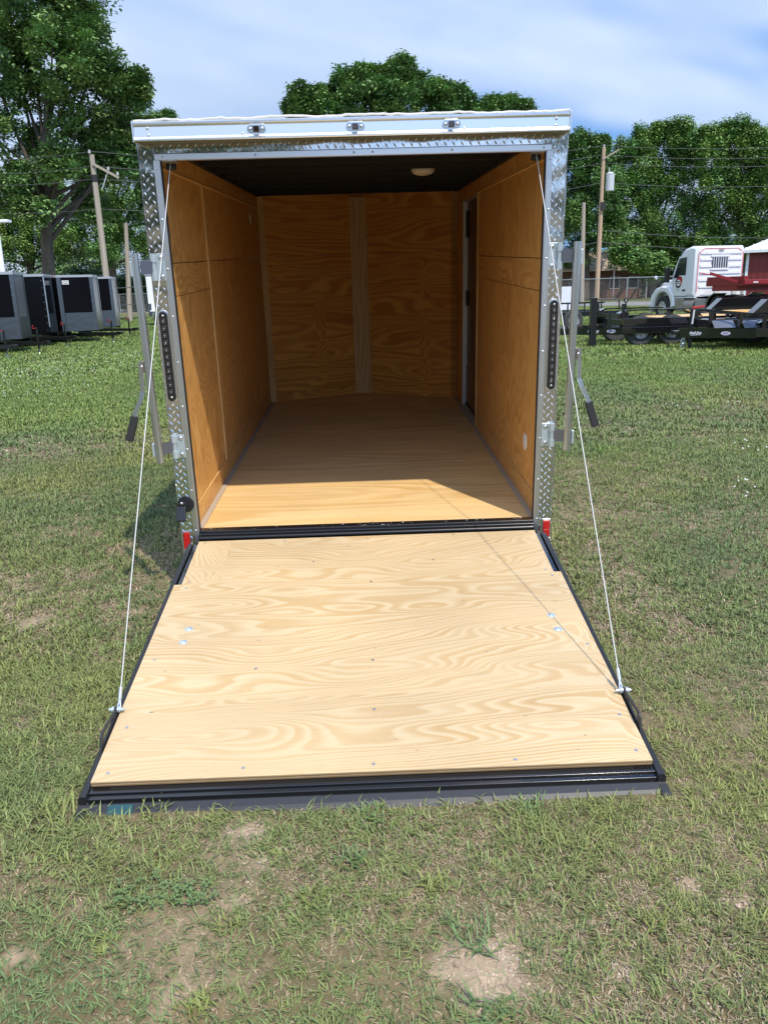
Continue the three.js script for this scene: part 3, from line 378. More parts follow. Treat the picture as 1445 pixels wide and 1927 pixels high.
{
  const R = rng(2024), inView = (x, z, pad) => { const d = cam0.z - z; return d > 0.7 && Math.abs(x - cam0.x - 0.03 * d) < 0.56 * d + pad; };
  const green = (x, z) => { const t = fbm(x * 1.1 + 50, z * 1.1, 3), f = lush(x, z), k = 0.62 + 0.75 * R(); const a = [0.122, 0.178, 0.060], b = [0.215, 0.232, 0.060], c = [0.158, 0.238, 0.042]; const q = clamp(t * 1.5 - 0.35 + 0.4 * (R() - 0.5)); return [0, 1, 2].map(i => mix(mix(a[i], b[i], q), c[i], f * 0.7) * k); };
  const straw = () => { const k = 0.55 + 0.7 * R(); return [0.39 * k, 0.30 * k, 0.185 * k]; };
  const zones = [ // depth from, to, per m2, pad
    [0.9, 3.0, 5000, 0.95, tuft(1, 9, 0.029, 0.0025, 0.055, 1.1), tuft(2, 5, 0.021, 0.0018, 0.06, 1.5), 1],
    [3.0, 7.5, 1700, 1.0, tuft(3, 9, 0.036, 0.0042, 0.080, 1.0), tuft(4, 6, 0.034, 0.0036, 0.09, 1.45), 1],
    [7.5, 16, 420, 1.5, tuft(5, 10, 0.050, 0.008, 0.15, 0.9), tuft(6, 6, 0.045, 0.007, 0.16, 1.35), 1],
    [16, 30, 130, 2.0, tuft(9, 11, 0.065, 0.014, 0.28, 0.85), tuft(10, 6, 0.06, 0.012, 0.28, 1.25), 1],
    [30, 62, 40, 2.5, tuft(7, 11, 0.085, 0.024, 0.50, 0.8), tuft(8, 6, 0.07, 0.022, 0.50, 1.2), 1]];
  zones.forEach(([d0, d1, per, pad, gg, gs, sc], zi) => {
    const w1 = 0.56 * d1 + pad, n = Math.round(per * 2 * w1 * (d1 - d0)), A = [], B = [];
    for (let k = 0; k < n; k++) { const d = mix(d0, d1, R()), x = cam0.x + (R() * 2 - 1) * w1, z = cam0.z - d; if (!inView(x, z, pad) || underRamp(x, z) || (Math.abs(x) < 0.85 && z < -0.1 && z > -3.8)) continue;
      const s = soil(x, z), dr = dry(x, z); const onSoil = R() < s * 0.95; if (onSoil && R() > 0.10) continue; if (d > 20 && fenceSide(x, z) < -1) continue; const isStraw = onSoil || R() < mix(0.13, 0.70, dr) * mix(1, 0.5, lush(x, z)); const sz = (0.7 + 0.6 * R()) * sc * (0.85 + 0.35 * fbm(x * 1.5 + 9, z * 1.5, 2)); (isStraw ? B : A).push([x, -0.004, z, sz, sz * (isStraw ? 0.9 : 0.8 + 0.5 * R()), R() * 6.283, isStraw ? straw() : green(x, z)]); }
    const where = ['before the ramp', 'beside the open trailer', 'around the parked trailers', 'running up to the rows of trailers', 'reaching back to the fence'][zi];
    scatter('grass', `short green mown grass ${where}`, gg, A); scatter('dry_grass', `dry straw coloured grass ${where}`, gs, B);
  });
  { const cr = [], ball = new THREE.IcosahedronGeometry(0.0035, 0); for (let i = 0; i < 60000 && cr.length < 5200; i++) { const x = (R() * 2 - 1) * 2.4, z = mix(1.6, 2.75, R()); if (R() > soil(x, z) * 0.9) continue; const k = 0.75 + 0.5 * R(), q = 0.4 + 1.5 * R() * R(); cr.push([x, -0.004, z, q, q * 0.7, R() * 6, [0.44 * k, 0.33 * k, 0.24 * k]]); } scatter('soil_crumbs', 'loose crumbs of pale dry soil on the bare patches', ball, cr).userData.category = 'soil'; }
  // clover heads sprinkled in the lawn
  const cl = [], sp = new THREE.IcosahedronGeometry(0.008, 0); const add = (u, v, r, n) => { const p = ground(u, v); for (let i = 0; i < n; i++) { const a = R() * 6.283, q = r * Math.sqrt(R()); const k = 0.6 + 0.3 * R(); cl.push([p.x + q * Math.cos(a), 0.05 + 0.02 * R(), p.z + q * Math.sin(a) * 1.6, 1, 1, 0, [k, k, k * 0.9]]); } };
  add(60, 690, 2.6, 170); add(150, 690, 2.2, 110); add(40, 715, 1.2, 70); add(90, 735, 0.9, 45); add(1390, 930, 0.18, 7); add(1380, 850, 0.25, 8); add(1290, 770, 0.2, 5); add(1360, 760, 0.25, 5);
  scatter('clover_heads', 'small white clover heads dotted through the lawn', sp, cl);
}
// coarse tufts that stand out of the lawn
{
  const R = rng(555), spots = [[100, 1540, 1.5, 0], [285, 1530, 0.8, 0], [285, 1685, 1.0, 1], [195, 1785, 0.7, 0], [370, 1890, 0.9, 0], [590, 1690, 0.7, 0], [660, 1620, 0.8, 2], [885, 1770, 1.1, 2], [820, 1670, 0.8, 0], [925, 1910, 1.0, 2], [430, 1745, 0.6, 0], [1000, 1520, 0.8, 2], [1310, 1500, 0.8, 0], [1335, 770, 2.6, 3], [1140, 850, 2.0, 3], [370, 1690, 0.6, 1], [700, 1545, 0.8, 2], [1230, 1740, 0.7, 0]];
  const cols = [[0.20, 0.225, 0.055], [0.115, 0.175, 0.055], [0.12, 0.19, 0.06], [0.16, 0.24, 0.042]], nm = ['yellow-green', 'dark green', 'mid green', 'bright lime'], near = ['by the ramp corner with the teal patch', 'on the lawn', 'beside the bare patch', 'out on the open lawn'];
  const own = { 0: 'large yellow-green grass tuft at the ramp corner beside the teal patch', 1: 'small yellow-green grass tuft under the ramp lip by the teal patch', 2: 'spreading dark green clover clump in the lawn before the ramp', 4: 'yellow-green grass tuft beside the small round bare patch', 7: 'mid green coarse tuft at the top of the large bare soil patch', 9: 'mid green coarse tuft below the large bare soil patch', 11: 'mid green coarse tuft under the middle of the ramp lip', 15: 'small dark green clover sprig next to the spreading clover clump', 13: 'bright lime tuft of long blades on the lawn before the black open trailers', 14: 'bright lime tuft on the lawn beside the hanging lock bar' };
  spots.forEach(([u, v, s, k], i) => { const g = k === 1 ? leafy(600 + i, 42, 0.10 * s) : tuft(600 + i, 34, 0.062 * s, 0.0042 * Math.max(1, s * 0.7), 0.085 * s, 0.85); const p = ground(u, v); const c = cols[k], m = mesh('grass_tuft', g, std(c[0], c[1], c[2], 0.6)); m.position.set(p.x, -0.003, p.z); m.userData = { label: own[i] ?? `${nm[k]} ${k === 1 ? 'broad-leaved clover clump' : 'tuft of longer coarse grass'} growing out of the short lawn`, category: k === 1 ? 'weed' : 'grass tuft', group: `${nm[k]} tufts in the lawn` }; });
  function leafy(seed, n, r) { const Q = rng(seed), pos = []; for (let i = 0; i < n; i++) { const a = Q() * 6.283, q = r * Math.sqrt(Q()), x = q * Math.cos(a), z = q * Math.sin(a) * 0.7, y = 0.012 + 0.02 * Q(), w = 0.005 + 0.004 * Q(); for (let l = 0; l < 3; l++) { const b = a + l * 2.1, dx = Math.cos(b) * w, dz = Math.sin(b) * w, t = (Q() - 0.3) * 0.006; pos.push(x, y, z, x + dx - dz * 0.6, y + t, z + dz + dx * 0.6, x + dx * 1.5, y + t, z + dz * 1.5, x, y, z, x + dx * 1.5, y + t, z + dz * 1.5, x + dx + dz * 0.6, y + t, z + dz - dx * 0.6); } } const g = new THREE.BufferGeometry(); g.setAttribute('position', new THREE.Float32BufferAttribute(pos, 3)); g.setAttribute('uv', new THREE.Float32BufferAttribute(new Float32Array(pos.length / 3 * 2), 2)); g.computeVertexNormals(); return g; }
}
// ------------------------------------------------------------------ fence line, road
function fenceSide(x, z) { return (z - FA.z) * FD.x - (x - FA.x) * FD.z; } // > 0 on our side
{
  const n = V(FD.z, 0, -FD.x), q = (s, t) => FA.clone().addScaledVector(FD, s).addScaledVector(n, t); // t metres beyond the fence
  const strip = (t0, t1, y) => { const g = new THREE.BufferGeometry(), pos = [], uv = [], idx = []; for (let i = 0; i <= 60; i++) { const s = -260 + i * 10; for (const t of [t0 + 0.5 * fbm(s * 0.2, 3), t1]) { const p = q(s, t); pos.push(p.x, y, p.z); uv.push(s / 6, t / 6); } if (i) { const a = 2 * i; idx.push(a - 2, a - 1, a, a - 1, a + 1, a); } } g.setAttribute('position', new THREE.Float32BufferAttribute(pos, 3)); g.setAttribute('uv', new THREE.Float32BufferAttribute(uv, 2)); g.setIndex(idx); g.computeVertexNormals(); return g; };
  const asph = tex(256, 256, (u, v) => { const k = 0.85 + 0.3 * fbm(u * 24, v * 24, 4); return [0.235 * k, 0.225 * k, 0.215 * k]; });
  struct('road', strip(3.5, 15, 0.006), new THREE.MeshStandardMaterial({ map: asph, roughness: 0.9, side: THREE.DoubleSide }));
  struct('dirt_verge', strip(0.6, 3.4, 0.002), std(0.36, 0.30, 0.22, 0.95));
  const f = thing('chain_link_fence', 'galvanised chain link fence with round posts and top rail along the road', 'fence'); const H = 1.83, steel = std(0.45, 0.46, 0.46, 0.45, 0.6), wire = std(0.30, 0.31, 0.31, 0.5, 0.6);
  const s0 = -30, s1 = 96; for (let s = s0; s <= s1; s += 3.05) { const p = q(s, 0); mesh('post', rod(V(p.x, 0, p.z), V(p.x, H + 0.03, p.z), 0.035, 0.035, 8), steel, f); }
  mesh('top_rail', rod(q(s0, 0).setY(H), q(s1, 0).setY(H), 0.024, 0.024, 6), steel, f); const W = []; const st = 0.11; for (let s = s0; s < s1 - H; s += st) { const a = q(s, 0.03), b = q(s + H, 0.03); W.push(rod(a.clone().setY(0.03), b.clone().setY(H), 0.0042, 0.0042, 3), rod(b.clone().setY(0.03), a.clone().setY(H), 0.0042, 0.0042, 3)); }
  mesh('chain_link', W, wire, f, 'stuff');
}
// ------------------------------------------------------------------ trees
const barkT = tex(128, 256, (u, v) => { const k = 0.55 + 0.9 * fbm(u * 14, v * 5, 4); return [0.115 * k, 0.090 * k, 0.070 * k]; });
const bark = new THREE.MeshStandardMaterial({ map: barkT, roughness: 0.95, side: THREE.DoubleSide });
function leafCluster(seed, n, r, size) { const R = rng(seed), pos = []; for (let i = 0; i < n; i++) { const d = V(R() - 0.5, R() - 0.5, R() - 0.5).normalize().multiplyScalar(r * Math.cbrt(R())), a = R() * 6.283, tilt = (R() - 0.5) * 1.7, s = size * (0.6 + 0.7 * R()); const f = V(Math.cos(a), tilt * 0.6 - 0.25, Math.sin(a)).normalize(), sd = V().crossVectors(f, V(0.3 * (R() - 0.5), 1, 0.3 * (R() - 0.5))).normalize(), up = V().crossVectors(sd, f); const A = d.clone(), B = d.clone().addScaledVector(f, s * 0.45).addScaledVector(sd, s * 0.30).addScaledVector(up, s * 0.08), C = d.clone().addScaledVector(f, s), D = d.clone().addScaledVector(f, s * 0.45).addScaledVector(sd, -s * 0.30).addScaledVector(up, s * 0.08); pos.push(...A.toArray(), ...B.toArray(), ...C.toArray(), ...A.toArray(), ...C.toArray(), ...D.toArray()); } const g = new THREE.BufferGeometry(); g.setAttribute('position', new THREE.Float32BufferAttribute(pos, 3)); g.setAttribute('uv', new THREE.Float32BufferAttribute(new Float32Array(pos.length / 3 * 2), 2)); g.computeVertexNormals(); return g; }
const LEAF = [leafCluster(11, 16, 0.55, 0.24), leafCluster(12, 16, 0.6, 0.27), leafCluster(13, 14, 0.8, 0.42), leafCluster(14, 12, 1.3, 0.85)];
const leafMat = new THREE.MeshPhysicalMaterial({ color: 0xffffff, roughness: 0.55, side: THREE.DoubleSide });
// lobes: [x, y, z, radius] in metres; each is a shell of small sprays with gaps between
function crown(parent, lobes, o) {
  const R = rng(o.seed), L = []; const { spray = 0.30, per = 26, num = 15, leaf = 0, col = [0.062, 0.120, 0.030], flat = 0.75 } = o;
  for (const [x, y, z, r] of lobes) { const ns = Math.max(4, Math.round(num * (0.8 + 0.4 * R()))); for (let s = 0; s < ns; s++) { const d = V(R() - 0.5, (R() - 0.42), R() - 0.5).normalize(), q = r * mix(0.35, 1.18, R()), cx = x + d.x * q, cy = y + d.y * q * 0.85, cz = z + d.z * q, sr = r * spray * (0.6 + 0.8 * R()); const tone = 0.72 + 0.6 * R(), warm = (R() - 0.4) * 0.25; const np = Math.round(per * (0.7 + 0.6 * R())); for (let k = 0; k < np; k++) { const e = V(R() - 0.5, R() - 0.5, R() - 0.5).normalize().multiplyScalar(sr * Math.cbrt(R())); const t = tone * (0.8 + 0.4 * R()); L.push([cx + e.x, cy + e.y * flat, cz + e.z, 0.75 + 0.5 * R(), R() * 6.283, [col[0] * t * (1 + warm), col[1] * t, col[2] * t * (1 - warm * 0.6)]]); } } }
  const m = new THREE.InstancedMesh(LEAF[leaf], leafMat, L.length); L.forEach(([x, y, z, s, a, c], i) => { Q4.setFromEuler(new THREE.Euler((R() - 0.5) * 0.7, a, (R() - 0.5) * 0.7)); M4.compose(P4.set(x, y, z), Q4, S4.set(s, s, s)); m.setMatrixAt(i, M4); m.setColorAt(i, C4.setRGB(...c)); }); m.name = 'crown'; m.userData.kind = 'stuff'; m.castShadow = m.receiveShadow = true; parent.add(m); return L.length;
}
let leafTotal = 0;
// lobes as seen in the photograph: [u, v, radius in pixels, metres nearer(+)/farther(-)] at the tree's own distance
function tree(name, label, group, u, dist, trunkR, topV, px, o) {
  const b = at(u, 560, dist); b.y = 0; const t = thing(name, label, 'tree', group, b), sc = dist * Math.cos(Math.atan((u - 722) / F)) / F, toCam = V(cam0.x - b.x, 0, cam0.z - b.z).normalize();
  const lobes = px.map(([lu, lv, r, dd = 0]) => { const p = at(lu, lv, dist).addScaledVector(toCam, dd).sub(b); return [p.x, p.y, p.z, r * sc]; });
  const top = at(o.topU ?? u, topV, dist).sub(b); const tr = [];
  tr.push(taper([V(0, -0.2, 0), V(top.x * 0.15, top.y * 0.3, 0), V(top.x * 0.5, top.y * 0.65, top.z * 0.5), top], [trunkR * 1.35, trunkR, trunkR * 0.8, trunkR * 0.35], 12));
  const R = rng(o.seed + 1); lobes.forEach((l, i) => { if (o.limbs && i >= o.limbs) return; const h = clamp(0.35 + 0.5 * R(), 0, 0.95), s = V(top.x * h * 0.8, top.y * Math.min(h, (l[1] / top.y) * 0.8), top.z * h * 0.8), e = V(l[0], l[1], l[2]); const mid = s.clone().lerp(e, 0.5).add(V(0, -0.06 * s.distanceTo(e), 0)); tr.push(taper([s, mid, e], [trunkR * 0.42, trunkR * 0.25, 0.03], 6)); });
  mesh('trunk', tr, bark, t); leafTotal += crown(t, lobes, o); return t;
}
// big cottonwood-like tree over the black trailers
tree('shade_tree', 'tall broad shade tree with a thick bare trunk towering over the black trailers', null, 96, 54, 0.36, 150, [
  [60, 60, 62], [120, 25, 55, 1], [158, 75, 42], [100, 100, 55, 2], [175, 130, 45, 1], [225, 150, 38], [258, 180, 26], [255, 165, 22, 1], [200, 190, 46, 1], [140, 170, 50, 2], [70, 165, 52], [240, 225, 34, -1], [205, 250, 40], [30, 120, 50, -1], [150, 250, 46, 1], [-40, 60, 75], [-60, 170, 70], [15, 30, 60, -2], [-20, 250, 46], [60, 250, 30, -2], [110, 320, 34, 2], [190, 310, 36], [235, 290, 30], [40, 330, 34, 1], [-50, 350, 55], [155, 20, 30], [60, -60, 80], [140, -50, 55], [-70, -40, 90], [60, 400, 30, 2], [180, 380, 30, -1]], { seed: 31, num: 19, per: 11, spray: 0.25, leaf: 0, topU: 90, limbs: 24, col: [0.151, 0.259, 0.079] });
// walnut behind the open trailer
tree('walnut_tree', 'rounded leafy tree rising above the roof of the open trailer', null, 730, 62, 0.4, 230, [
  [720, 160, 40], [680, 165, 34, 1], [640, 175, 32], [600, 190, 27], [568, 182, 20], [555, 205, 14], [755, 150, 30, 1], [790, 160, 32], [828, 180, 26, 1], [855, 172, 18], [868, 198, 20], [700, 200, 40, 2], [760, 205, 40, 2], [640, 215, 36, 1], [820, 215, 34], [928, 198, 17], [958, 196, 15], [980, 200, 12], [900, 215, 22], [720, 280, 90], [620, 280, 60], [830, 280, 70], [720, 360, 90], [700, 138, 20], [740, 135, 18]], { seed: 47, num: 19, per: 16, spray: 0.24, leaf: 0, limbs: 14, col: [0.154, 0.273, 0.083] });
const edge = 'trees along the far side of the road';
const far = { leaf: 1, num: 27, per: 15, spray: 0.25 };
tree('roadside_tree', 'dark dense tree just past the trailer corner behind the transformer pole', edge, 1100, 84, 0.35, 330, [[1095, 290, 30], [1075, 285, 24, 1], [1120, 300, 26], [1130, 275, 16], [1085, 265, 14], [1110, 345, 40, 1], [1070, 350, 40], [1140, 360, 36], [1100, 410, 44, 1], [1060, 420, 40], [1145, 420, 36], [1090, 470, 36], [1040, 330, 50], [1030, 420, 50]], { ...far, seed: 61, col: [0.116, 0.228, 0.060] });
tree('roadside_tree', 'wide spreading tree filling the gap between transformer pole and white truck', edge, 1225, 92, 0.4, 330, [[1185, 282, 26], [1215, 262, 24], [1250, 252, 24], [1285, 250, 22], [1160, 310, 26], [1205, 310, 40, 1], [1255, 300, 40], [1300, 290, 34], [1175, 360, 38, 2], [1230, 360, 46, 1], [1285, 350, 42], [1180, 410, 38, 3], [1240, 420, 46, 2], [1290, 410, 40, 1], [1190, 455, 34, 3], [1245, 470, 40, 2], [1300, 465, 36, 1], [1160, 440, 26, 2], [1178, 484, 16, 12], [1205, 496, 20, 12], [1232, 505, 20, 10], [1192, 470, 20, 11]], { ...far, seed: 62, col: [0.151, 0.273, 0.069] });
tree('roadside_tree', 'tall tree behind the truck and red barn with upright leafy tips', edge, 1390, 90, 0.4, 320, [[1330, 258, 24], [1362, 250, 22], [1395, 252, 22], [1420, 262, 24], [1450, 275, 30], [1340, 300, 36, 1], [1390, 300, 40], [1440, 310, 40], [1350, 350, 38, 1], [1400, 355, 42], [1450, 360, 44], [1350, 400, 36], [1405, 410, 42], [1460, 415, 46], [1340, 450, 32], [1400, 460, 40], [1500, 300, 60], [1510, 400, 70], [1560, 340, 70]], { ...far, seed: 63, col: [0.170, 0.297, 0.079] });
tree('roadside_tree', 'shaded green tree behind the leaning utility pole', edge, 215, 88, 0.35, 330, [[290, 235, 20], [265, 240, 24], [315, 222, 10], [240, 260, 36], [285, 290, 40], [210, 300, 44, 1], [250, 340, 46, 1], [170, 350, 44], [300, 350, 40], [220, 400, 46, 2], [270, 410, 44, 1], [160, 420, 44, 1], [310, 420, 40], [200, 460, 40, 2], [260, 470, 40, 2], [330, 300, 40], [340, 390, 50]], { ...far, seed: 64, col: [0.130, 0.250, 0.060] });
tree('roadside_tree', 'lighter green tree low behind the black trailers', edge, 60, 96, 0.35, 350, [[60, 400, 44], [10, 420, 46], [110, 410, 44], [-40, 400, 50], [40, 460, 42, 1], [90, 460, 40, 1], [0, 470, 40, 1], [130, 465, 38, 1], [-60, 470, 50], [30, 345, 30], [90, 350, 30]], { ...far, seed: 65, col: [0.191, 0.312, 0.079] });
// shrubs along the road
[[20, 505], [75, 500], [130, 505], [180, 500], [235, 505], [290, 510], [340, 510]].forEach(([u, v], i) => { const b = at(u, 545, 92); b.y = 0; const t = thing('shrub', 'low green shrub in the hedge behind the chain link fence', 'shrub', 'shrubs in the roadside hedge', b); const R = rng(700 + i), l = []; for (let k = 0; k < 6; k++) l.push([(R() - 0.5) * 4, 0.8 + R() * 2.6, (R() - 0.5) * 3, 1.3 + R() * 0.7]); mesh('stem', rod(V(0, 0, 0), V(0, 1.5, 0), 0.08, 0.03, 6), bark, t); leafTotal += crown(t, l, { seed: 710 + i, num: 8, per: 15, leaf: 1, spray: 0.4, col: i % 2 ? [0.085, 0.15, 0.035] : [0.05, 0.105, 0.028] }); });
[[1150, 512], [1200, 515], [1245, 512], [1290, 510]].forEach(([u, v], i) => { const b = at(u, 540, 97); b.y = 0; const t = thing('shrub', 'dark shrub growing beneath the trees beside the low house', 'shrub', 'shrubs beside the low house', b); const R = rng(800 + i), l = []; for (let k = 0; k < 6; k++) l.push([(R() - 0.5) * 4, 0.8 + R() * 3.2, (R() - 0.5) * 3, 1.3 + R() * 0.8]); mesh('stem', rod(V(0, 0, 0), V(0, 1.5, 0), 0.08, 0.03, 6), bark, t); leafTotal += crown(t, l, { seed: 810 + i, num: 8, per: 15, leaf: 1, spray: 0.4, col: [0.109, 0.209, 0.060] }); });
// trees at the near end of the lot, mirrored in the tread plate
[[-17, 40, 9, 1], [-8.5, 46, 7.5, 2], [19, 52, 8, 3], [30, 44, 8, 4]].forEach(([x, z, h, s]) => { const t = thing('lot_tree', 'round tree standing behind the photographer at the near end of the lot', 'tree', 'trees at the near end of the lot', V(x, 0, z)); mesh('trunk', taper([V(0, -0.2, 0), V(0.1, h * 0.3, 0), V(0, h * 0.7, 0)], [0.3, 0.24, 0.1], 8), bark, t); const R = rng(900 + s), l = []; for (let k = 0; k < 12; k++) l.push([(R() - 0.5) * 8, h * (0.35 + 0.5 * R()), (R() - 0.5) * 6, 1.8 + R()]); leafTotal += crown(t, l, { seed: 910 + s, num: 10, per: 12, leaf: 3, spray: 0.4, col: [0.141, 0.255, 0.069] }); });

// far wood closing the view beneath the crowns
{ const R = rng(1234), l = []; for (let i = 0; i < 120; i++) { const az = mix(-0.72, 0.72, i / 119) + (R() - 0.5) * 0.01, d = 118 + R() * 14; l.push([cam0.x + Math.sin(az) * d, 1.0 + R() * 5.5, cam0.z - Math.cos(az) * d, 2.6 + R() * 1.2]); } const holder = new THREE.Group(); leafTotal += crown(holder, l, { seed: 1235, num: 12, per: 14, leaf: 2, spray: 0.34, col: [0.125, 0.212, 0.060] }); const m = holder.children[0]; m.name = 'far_wood'; m.userData = { kind: 'stuff', label: 'far wood closing the view beneath the roadside trees', category: 'wood' }; scene.add(m); }
// ------------------------------------------------------------------ stickers: flat print on thin plates
function print(w, h, draw) { const c = document.createElement('canvas'); c.width = w; c.height = h; const x = c.getContext('2d'); draw(x, w, h); const t = new THREE.CanvasTexture(c); t.colorSpace = THREE.SRGBColorSpace; return new THREE.MeshStandardMaterial({ map: t, roughness: 0.4, side: THREE.DoubleSide }); }
const scriptSticker = print(128, 64, (x, w, h) => { x.fillStyle = '#0b0b0d'; x.fillRect(0, 0, w, h); x.strokeStyle = '#e9e9ee'; x.lineWidth = 7; x.beginPath(); x.moveTo(8, 46); for (let i = 0; i < 9; i++) x.quadraticCurveTo(14 + i * 12, i % 2 ? 50 : 2, 20 + i * 12, i % 3 ? 40 : 22); x.stroke(); x.lineWidth = 5; x.beginPath(); x.moveTo(14, 56); x.lineTo(112, 50); x.stroke(); });
const ovalSticker = print(96, 48, (x, w, h) => { x.fillStyle = '#0b0b0d'; x.fillRect(0, 0, w, h); x.fillStyle = '#c9c4d6'; x.beginPath(); x.ellipse(w / 2, h / 2, w / 2 - 2, h / 2 - 2, 0, 0, 7); x.fill(); x.fillStyle = '#8a7f9c'; x.beginPath(); x.ellipse(w / 2, h / 2, w / 3.2, h / 5, 0, 0, 7); x.fill(); });
const badgeSticker = print(128, 64, (x, w, h) => { x.fillStyle = '#d9d9da'; x.fillRect(0, 0, w, h); x.strokeStyle = '#30333a'; x.lineWidth = 6; x.beginPath(); x.moveTo(8, 34); x.quadraticCurveTo(46, 4, 66, 26); x.quadraticCurveTo(90, 6, 120, 30); x.stroke(); x.fillStyle = '#3a3d44'; x.fillRect(14, 42, 100, 9); });
const doorEmblem = print(128, 128, (x, w, h) => { x.fillStyle = '#dcdcdc'; x.fillRect(0, 0, w, h); x.fillStyle = '#141416'; x.beginPath(); x.ellipse(62, 56, 52, 46, -0.2, 0, 7); x.fill(); x.fillStyle = '#a3161c'; x.beginPath(); x.ellipse(76, 44, 48, 38, -0.35, 0, 7); x.fill(); x.fillStyle = '#e6e6e6'; x.beginPath(); x.ellipse(60, 58, 34, 26, -0.2, 0, 7); x.fill(); x.fillStyle = '#26262a'; x.fillRect(32, 44, 54, 9); x.fillRect(36, 60, 46, 7); x.fillStyle = '#8d8d90'; x.fillRect(30, 108, 64, 4); x.fillRect(36, 117, 52, 4); });
const card = (w, h) => new THREE.BoxGeometry(w, h, 0.003);

// ------------------------------------------------------------------ parked V-nose cargo trailers, local +x forward, +z kerb side
const panelBlack = phys(0.004, 0.004, 0.006, 0.14, 0, { specularIntensity: 0.3 }), noseSkySheen = std(0.15, 0.155, 0.165, 0.30, 0.3);  // far nose half: sky reflection on black gloss painted in as grey
function vnose(blackout) {
  const t = new THREE.Group(), W = 0.915, N = 0.70, L = 3.7, y0 = 0.42, y1 = 2.20; const a = Math.atan2(W, N), HL = Math.hypot(W, N);
  const halfG = (k, u0, u1, ya, yb, out, th = 0.006) => { let g = bx(u0, u1, ya, yb, out, out + th); g.rotateY(a); g.translate(0, 0, W); if (k < 0) { g.scale(1, 1, -1); g = flip(g); } return g; };
  mesh('side_wall', bx(-L, 0, y0, y1, W - 0.03, W), panelBlack, t); mesh('side_wall', bx(-L, 0, y0, y1, -W, -W + 0.03), panelBlack, t); mesh('rear_wall', bx(-L - 0.02, -L, y0, y1, -W, W), panelBlack, t);
  for (const k of [1, -1]) { mesh('nose_panel', halfG(k, 0.01, HL - 0.01, y0, y1, -0.02, 0.018), k > 0 || blackout ? panelBlack : noseSkySheen, t);
    if (!blackout) { mesh('stone_guard', uvm(halfG(k, 0.14, HL - 0.10, y0 - 0.02, y0 + 0.60, 0.003), 0.9, 0.9), M.skirt, t); mesh('corner_trim', halfG(k, -0.005, 0.13, y0 - 0.02, y1, 0.004, 0.008), M.skirt, t); mesh('nose_trim', halfG(k, HL - 0.10, HL + 0.012, y0 - 0.02, y1, 0.004, 0.008), M.skirt, t); } else { mesh('nose_trim', halfG(k, HL - 0.02, HL + 0.012, y0 + 0.2, y1 - 0.02, 0.004, 0.008), M.alu, t); }
    for (let i = 0; i < 8; i++) mesh('rivet', halfG(k, HL - 0.085, HL - 0.070, y0 + 0.1 + i * 0.22, y0 + 0.118 + i * 0.22, 0.0125, 0.003), M.screw, t); }
  const rp = prism([[-L - 0.03, -W - 0.015], [0, -W - 0.015], [N + 0.02, 0], [0, W + 0.015], [-L - 0.03, W + 0.015]], 0.075); rp.rotateX(Math.PI / 2); rp.translate(0, y1 + 0.074, 0); mesh('roof_cap', rp, M.aluDull, t);
  mesh('belly_rail', [bx(-L, 0, y0 - 0.10, y0 - 0.001, W - 0.06, W - 0.005), bx(-L, 0, y0 - 0.10, y0 - 0.001, -W + 0.005, -W + 0.06)], M.black, t);
  const s = card(0.22, 0.13); s.rotateY(a); const p = V(0, 0, W).lerp(V(N, 0, 0), 0.24); s.translate(p.x + 0.008 * Math.sin(a), y1 - 0.17, p.z + 0.008 * Math.cos(a)); mesh('maker_badge', s, badgeSticker, t);
  for (const x of [-0.15, -0.9, -1.7]) mesh('marker_light', bx(x - 0.03, x + 0.03, y1 + 0.02, y1 + 0.045, W + 0.0155, W + 0.028), M.red, t);
  const d = group('side_door', t); mesh('door_panel', bx(-1.35, -0.55, y0 + 0.12, y1 - 0.08, W + 0.001, W + 0.018, 0.004), panelBlack, d); mesh('door_frame', [bx(-1.385, -1.352, y0 + 0.08, y1 - 0.05, W + 0.001, W + 0.012), bx(-0.548, -0.515, y0 + 0.08, y1 - 0.05, W + 0.001, W + 0.012), bx(-1.35, -0.55, y1 - 0.079, y1 - 0.05, W + 0.001, W + 0.012)], blackout ? M.black : M.alu, d);
  const tg = group('tongue', t); for (const k of [-1, 1]) mesh('draw_bar', bar(V(-0.9, y0 - 0.14, k * 0.62), V(N + 0.95, y0 - 0.14, k * 0.03), 0.055, 0.08, UP), M.black, tg); mesh('coupler', bx(N + 0.86, N + 1.12, y0 - 0.16, y0 - 0.07, -0.05, 0.05, 0.02), M.black, tg); mesh('safety_chain', [rod(V(N + 0.85, y0 - 0.18, 0.05), V(N + 0.7, 0.06, 0.08), 0.012, 0.012, 6), rod(V(N + 0.85, y0 - 0.18, -0.05), V(N + 0.72, 0.06, -0.06), 0.012, 0.012, 6)], M.zinc, tg);
  const j = group('jack', t); mesh('jack_tube', rod(V(N + 0.66, 0.10, 0), V(N + 0.66, 0.72, 0), 0.03, 0.03, 10), M.black, j); mesh('jack_crank', [rod(V(N + 0.66, 0.70, 0), V(N + 0.66, 0.70, 0.14), 0.01, 0.01, 6), rod(V(N + 0.66, 0.70, 0.14), V(N + 0.72, 0.78, 0.16), 0.014, 0.014, 6)], M.redTape, j); mesh('jack_foot', [rod(V(N + 0.66, 0, 0), V(N + 0.66, 0.10, 0), 0.022, 0.022, 8), rod(V(N + 0.66, 0, 0), V(N + 0.66, 0.02, 0), 0.07, 0.06, 10)], M.zinc, j);
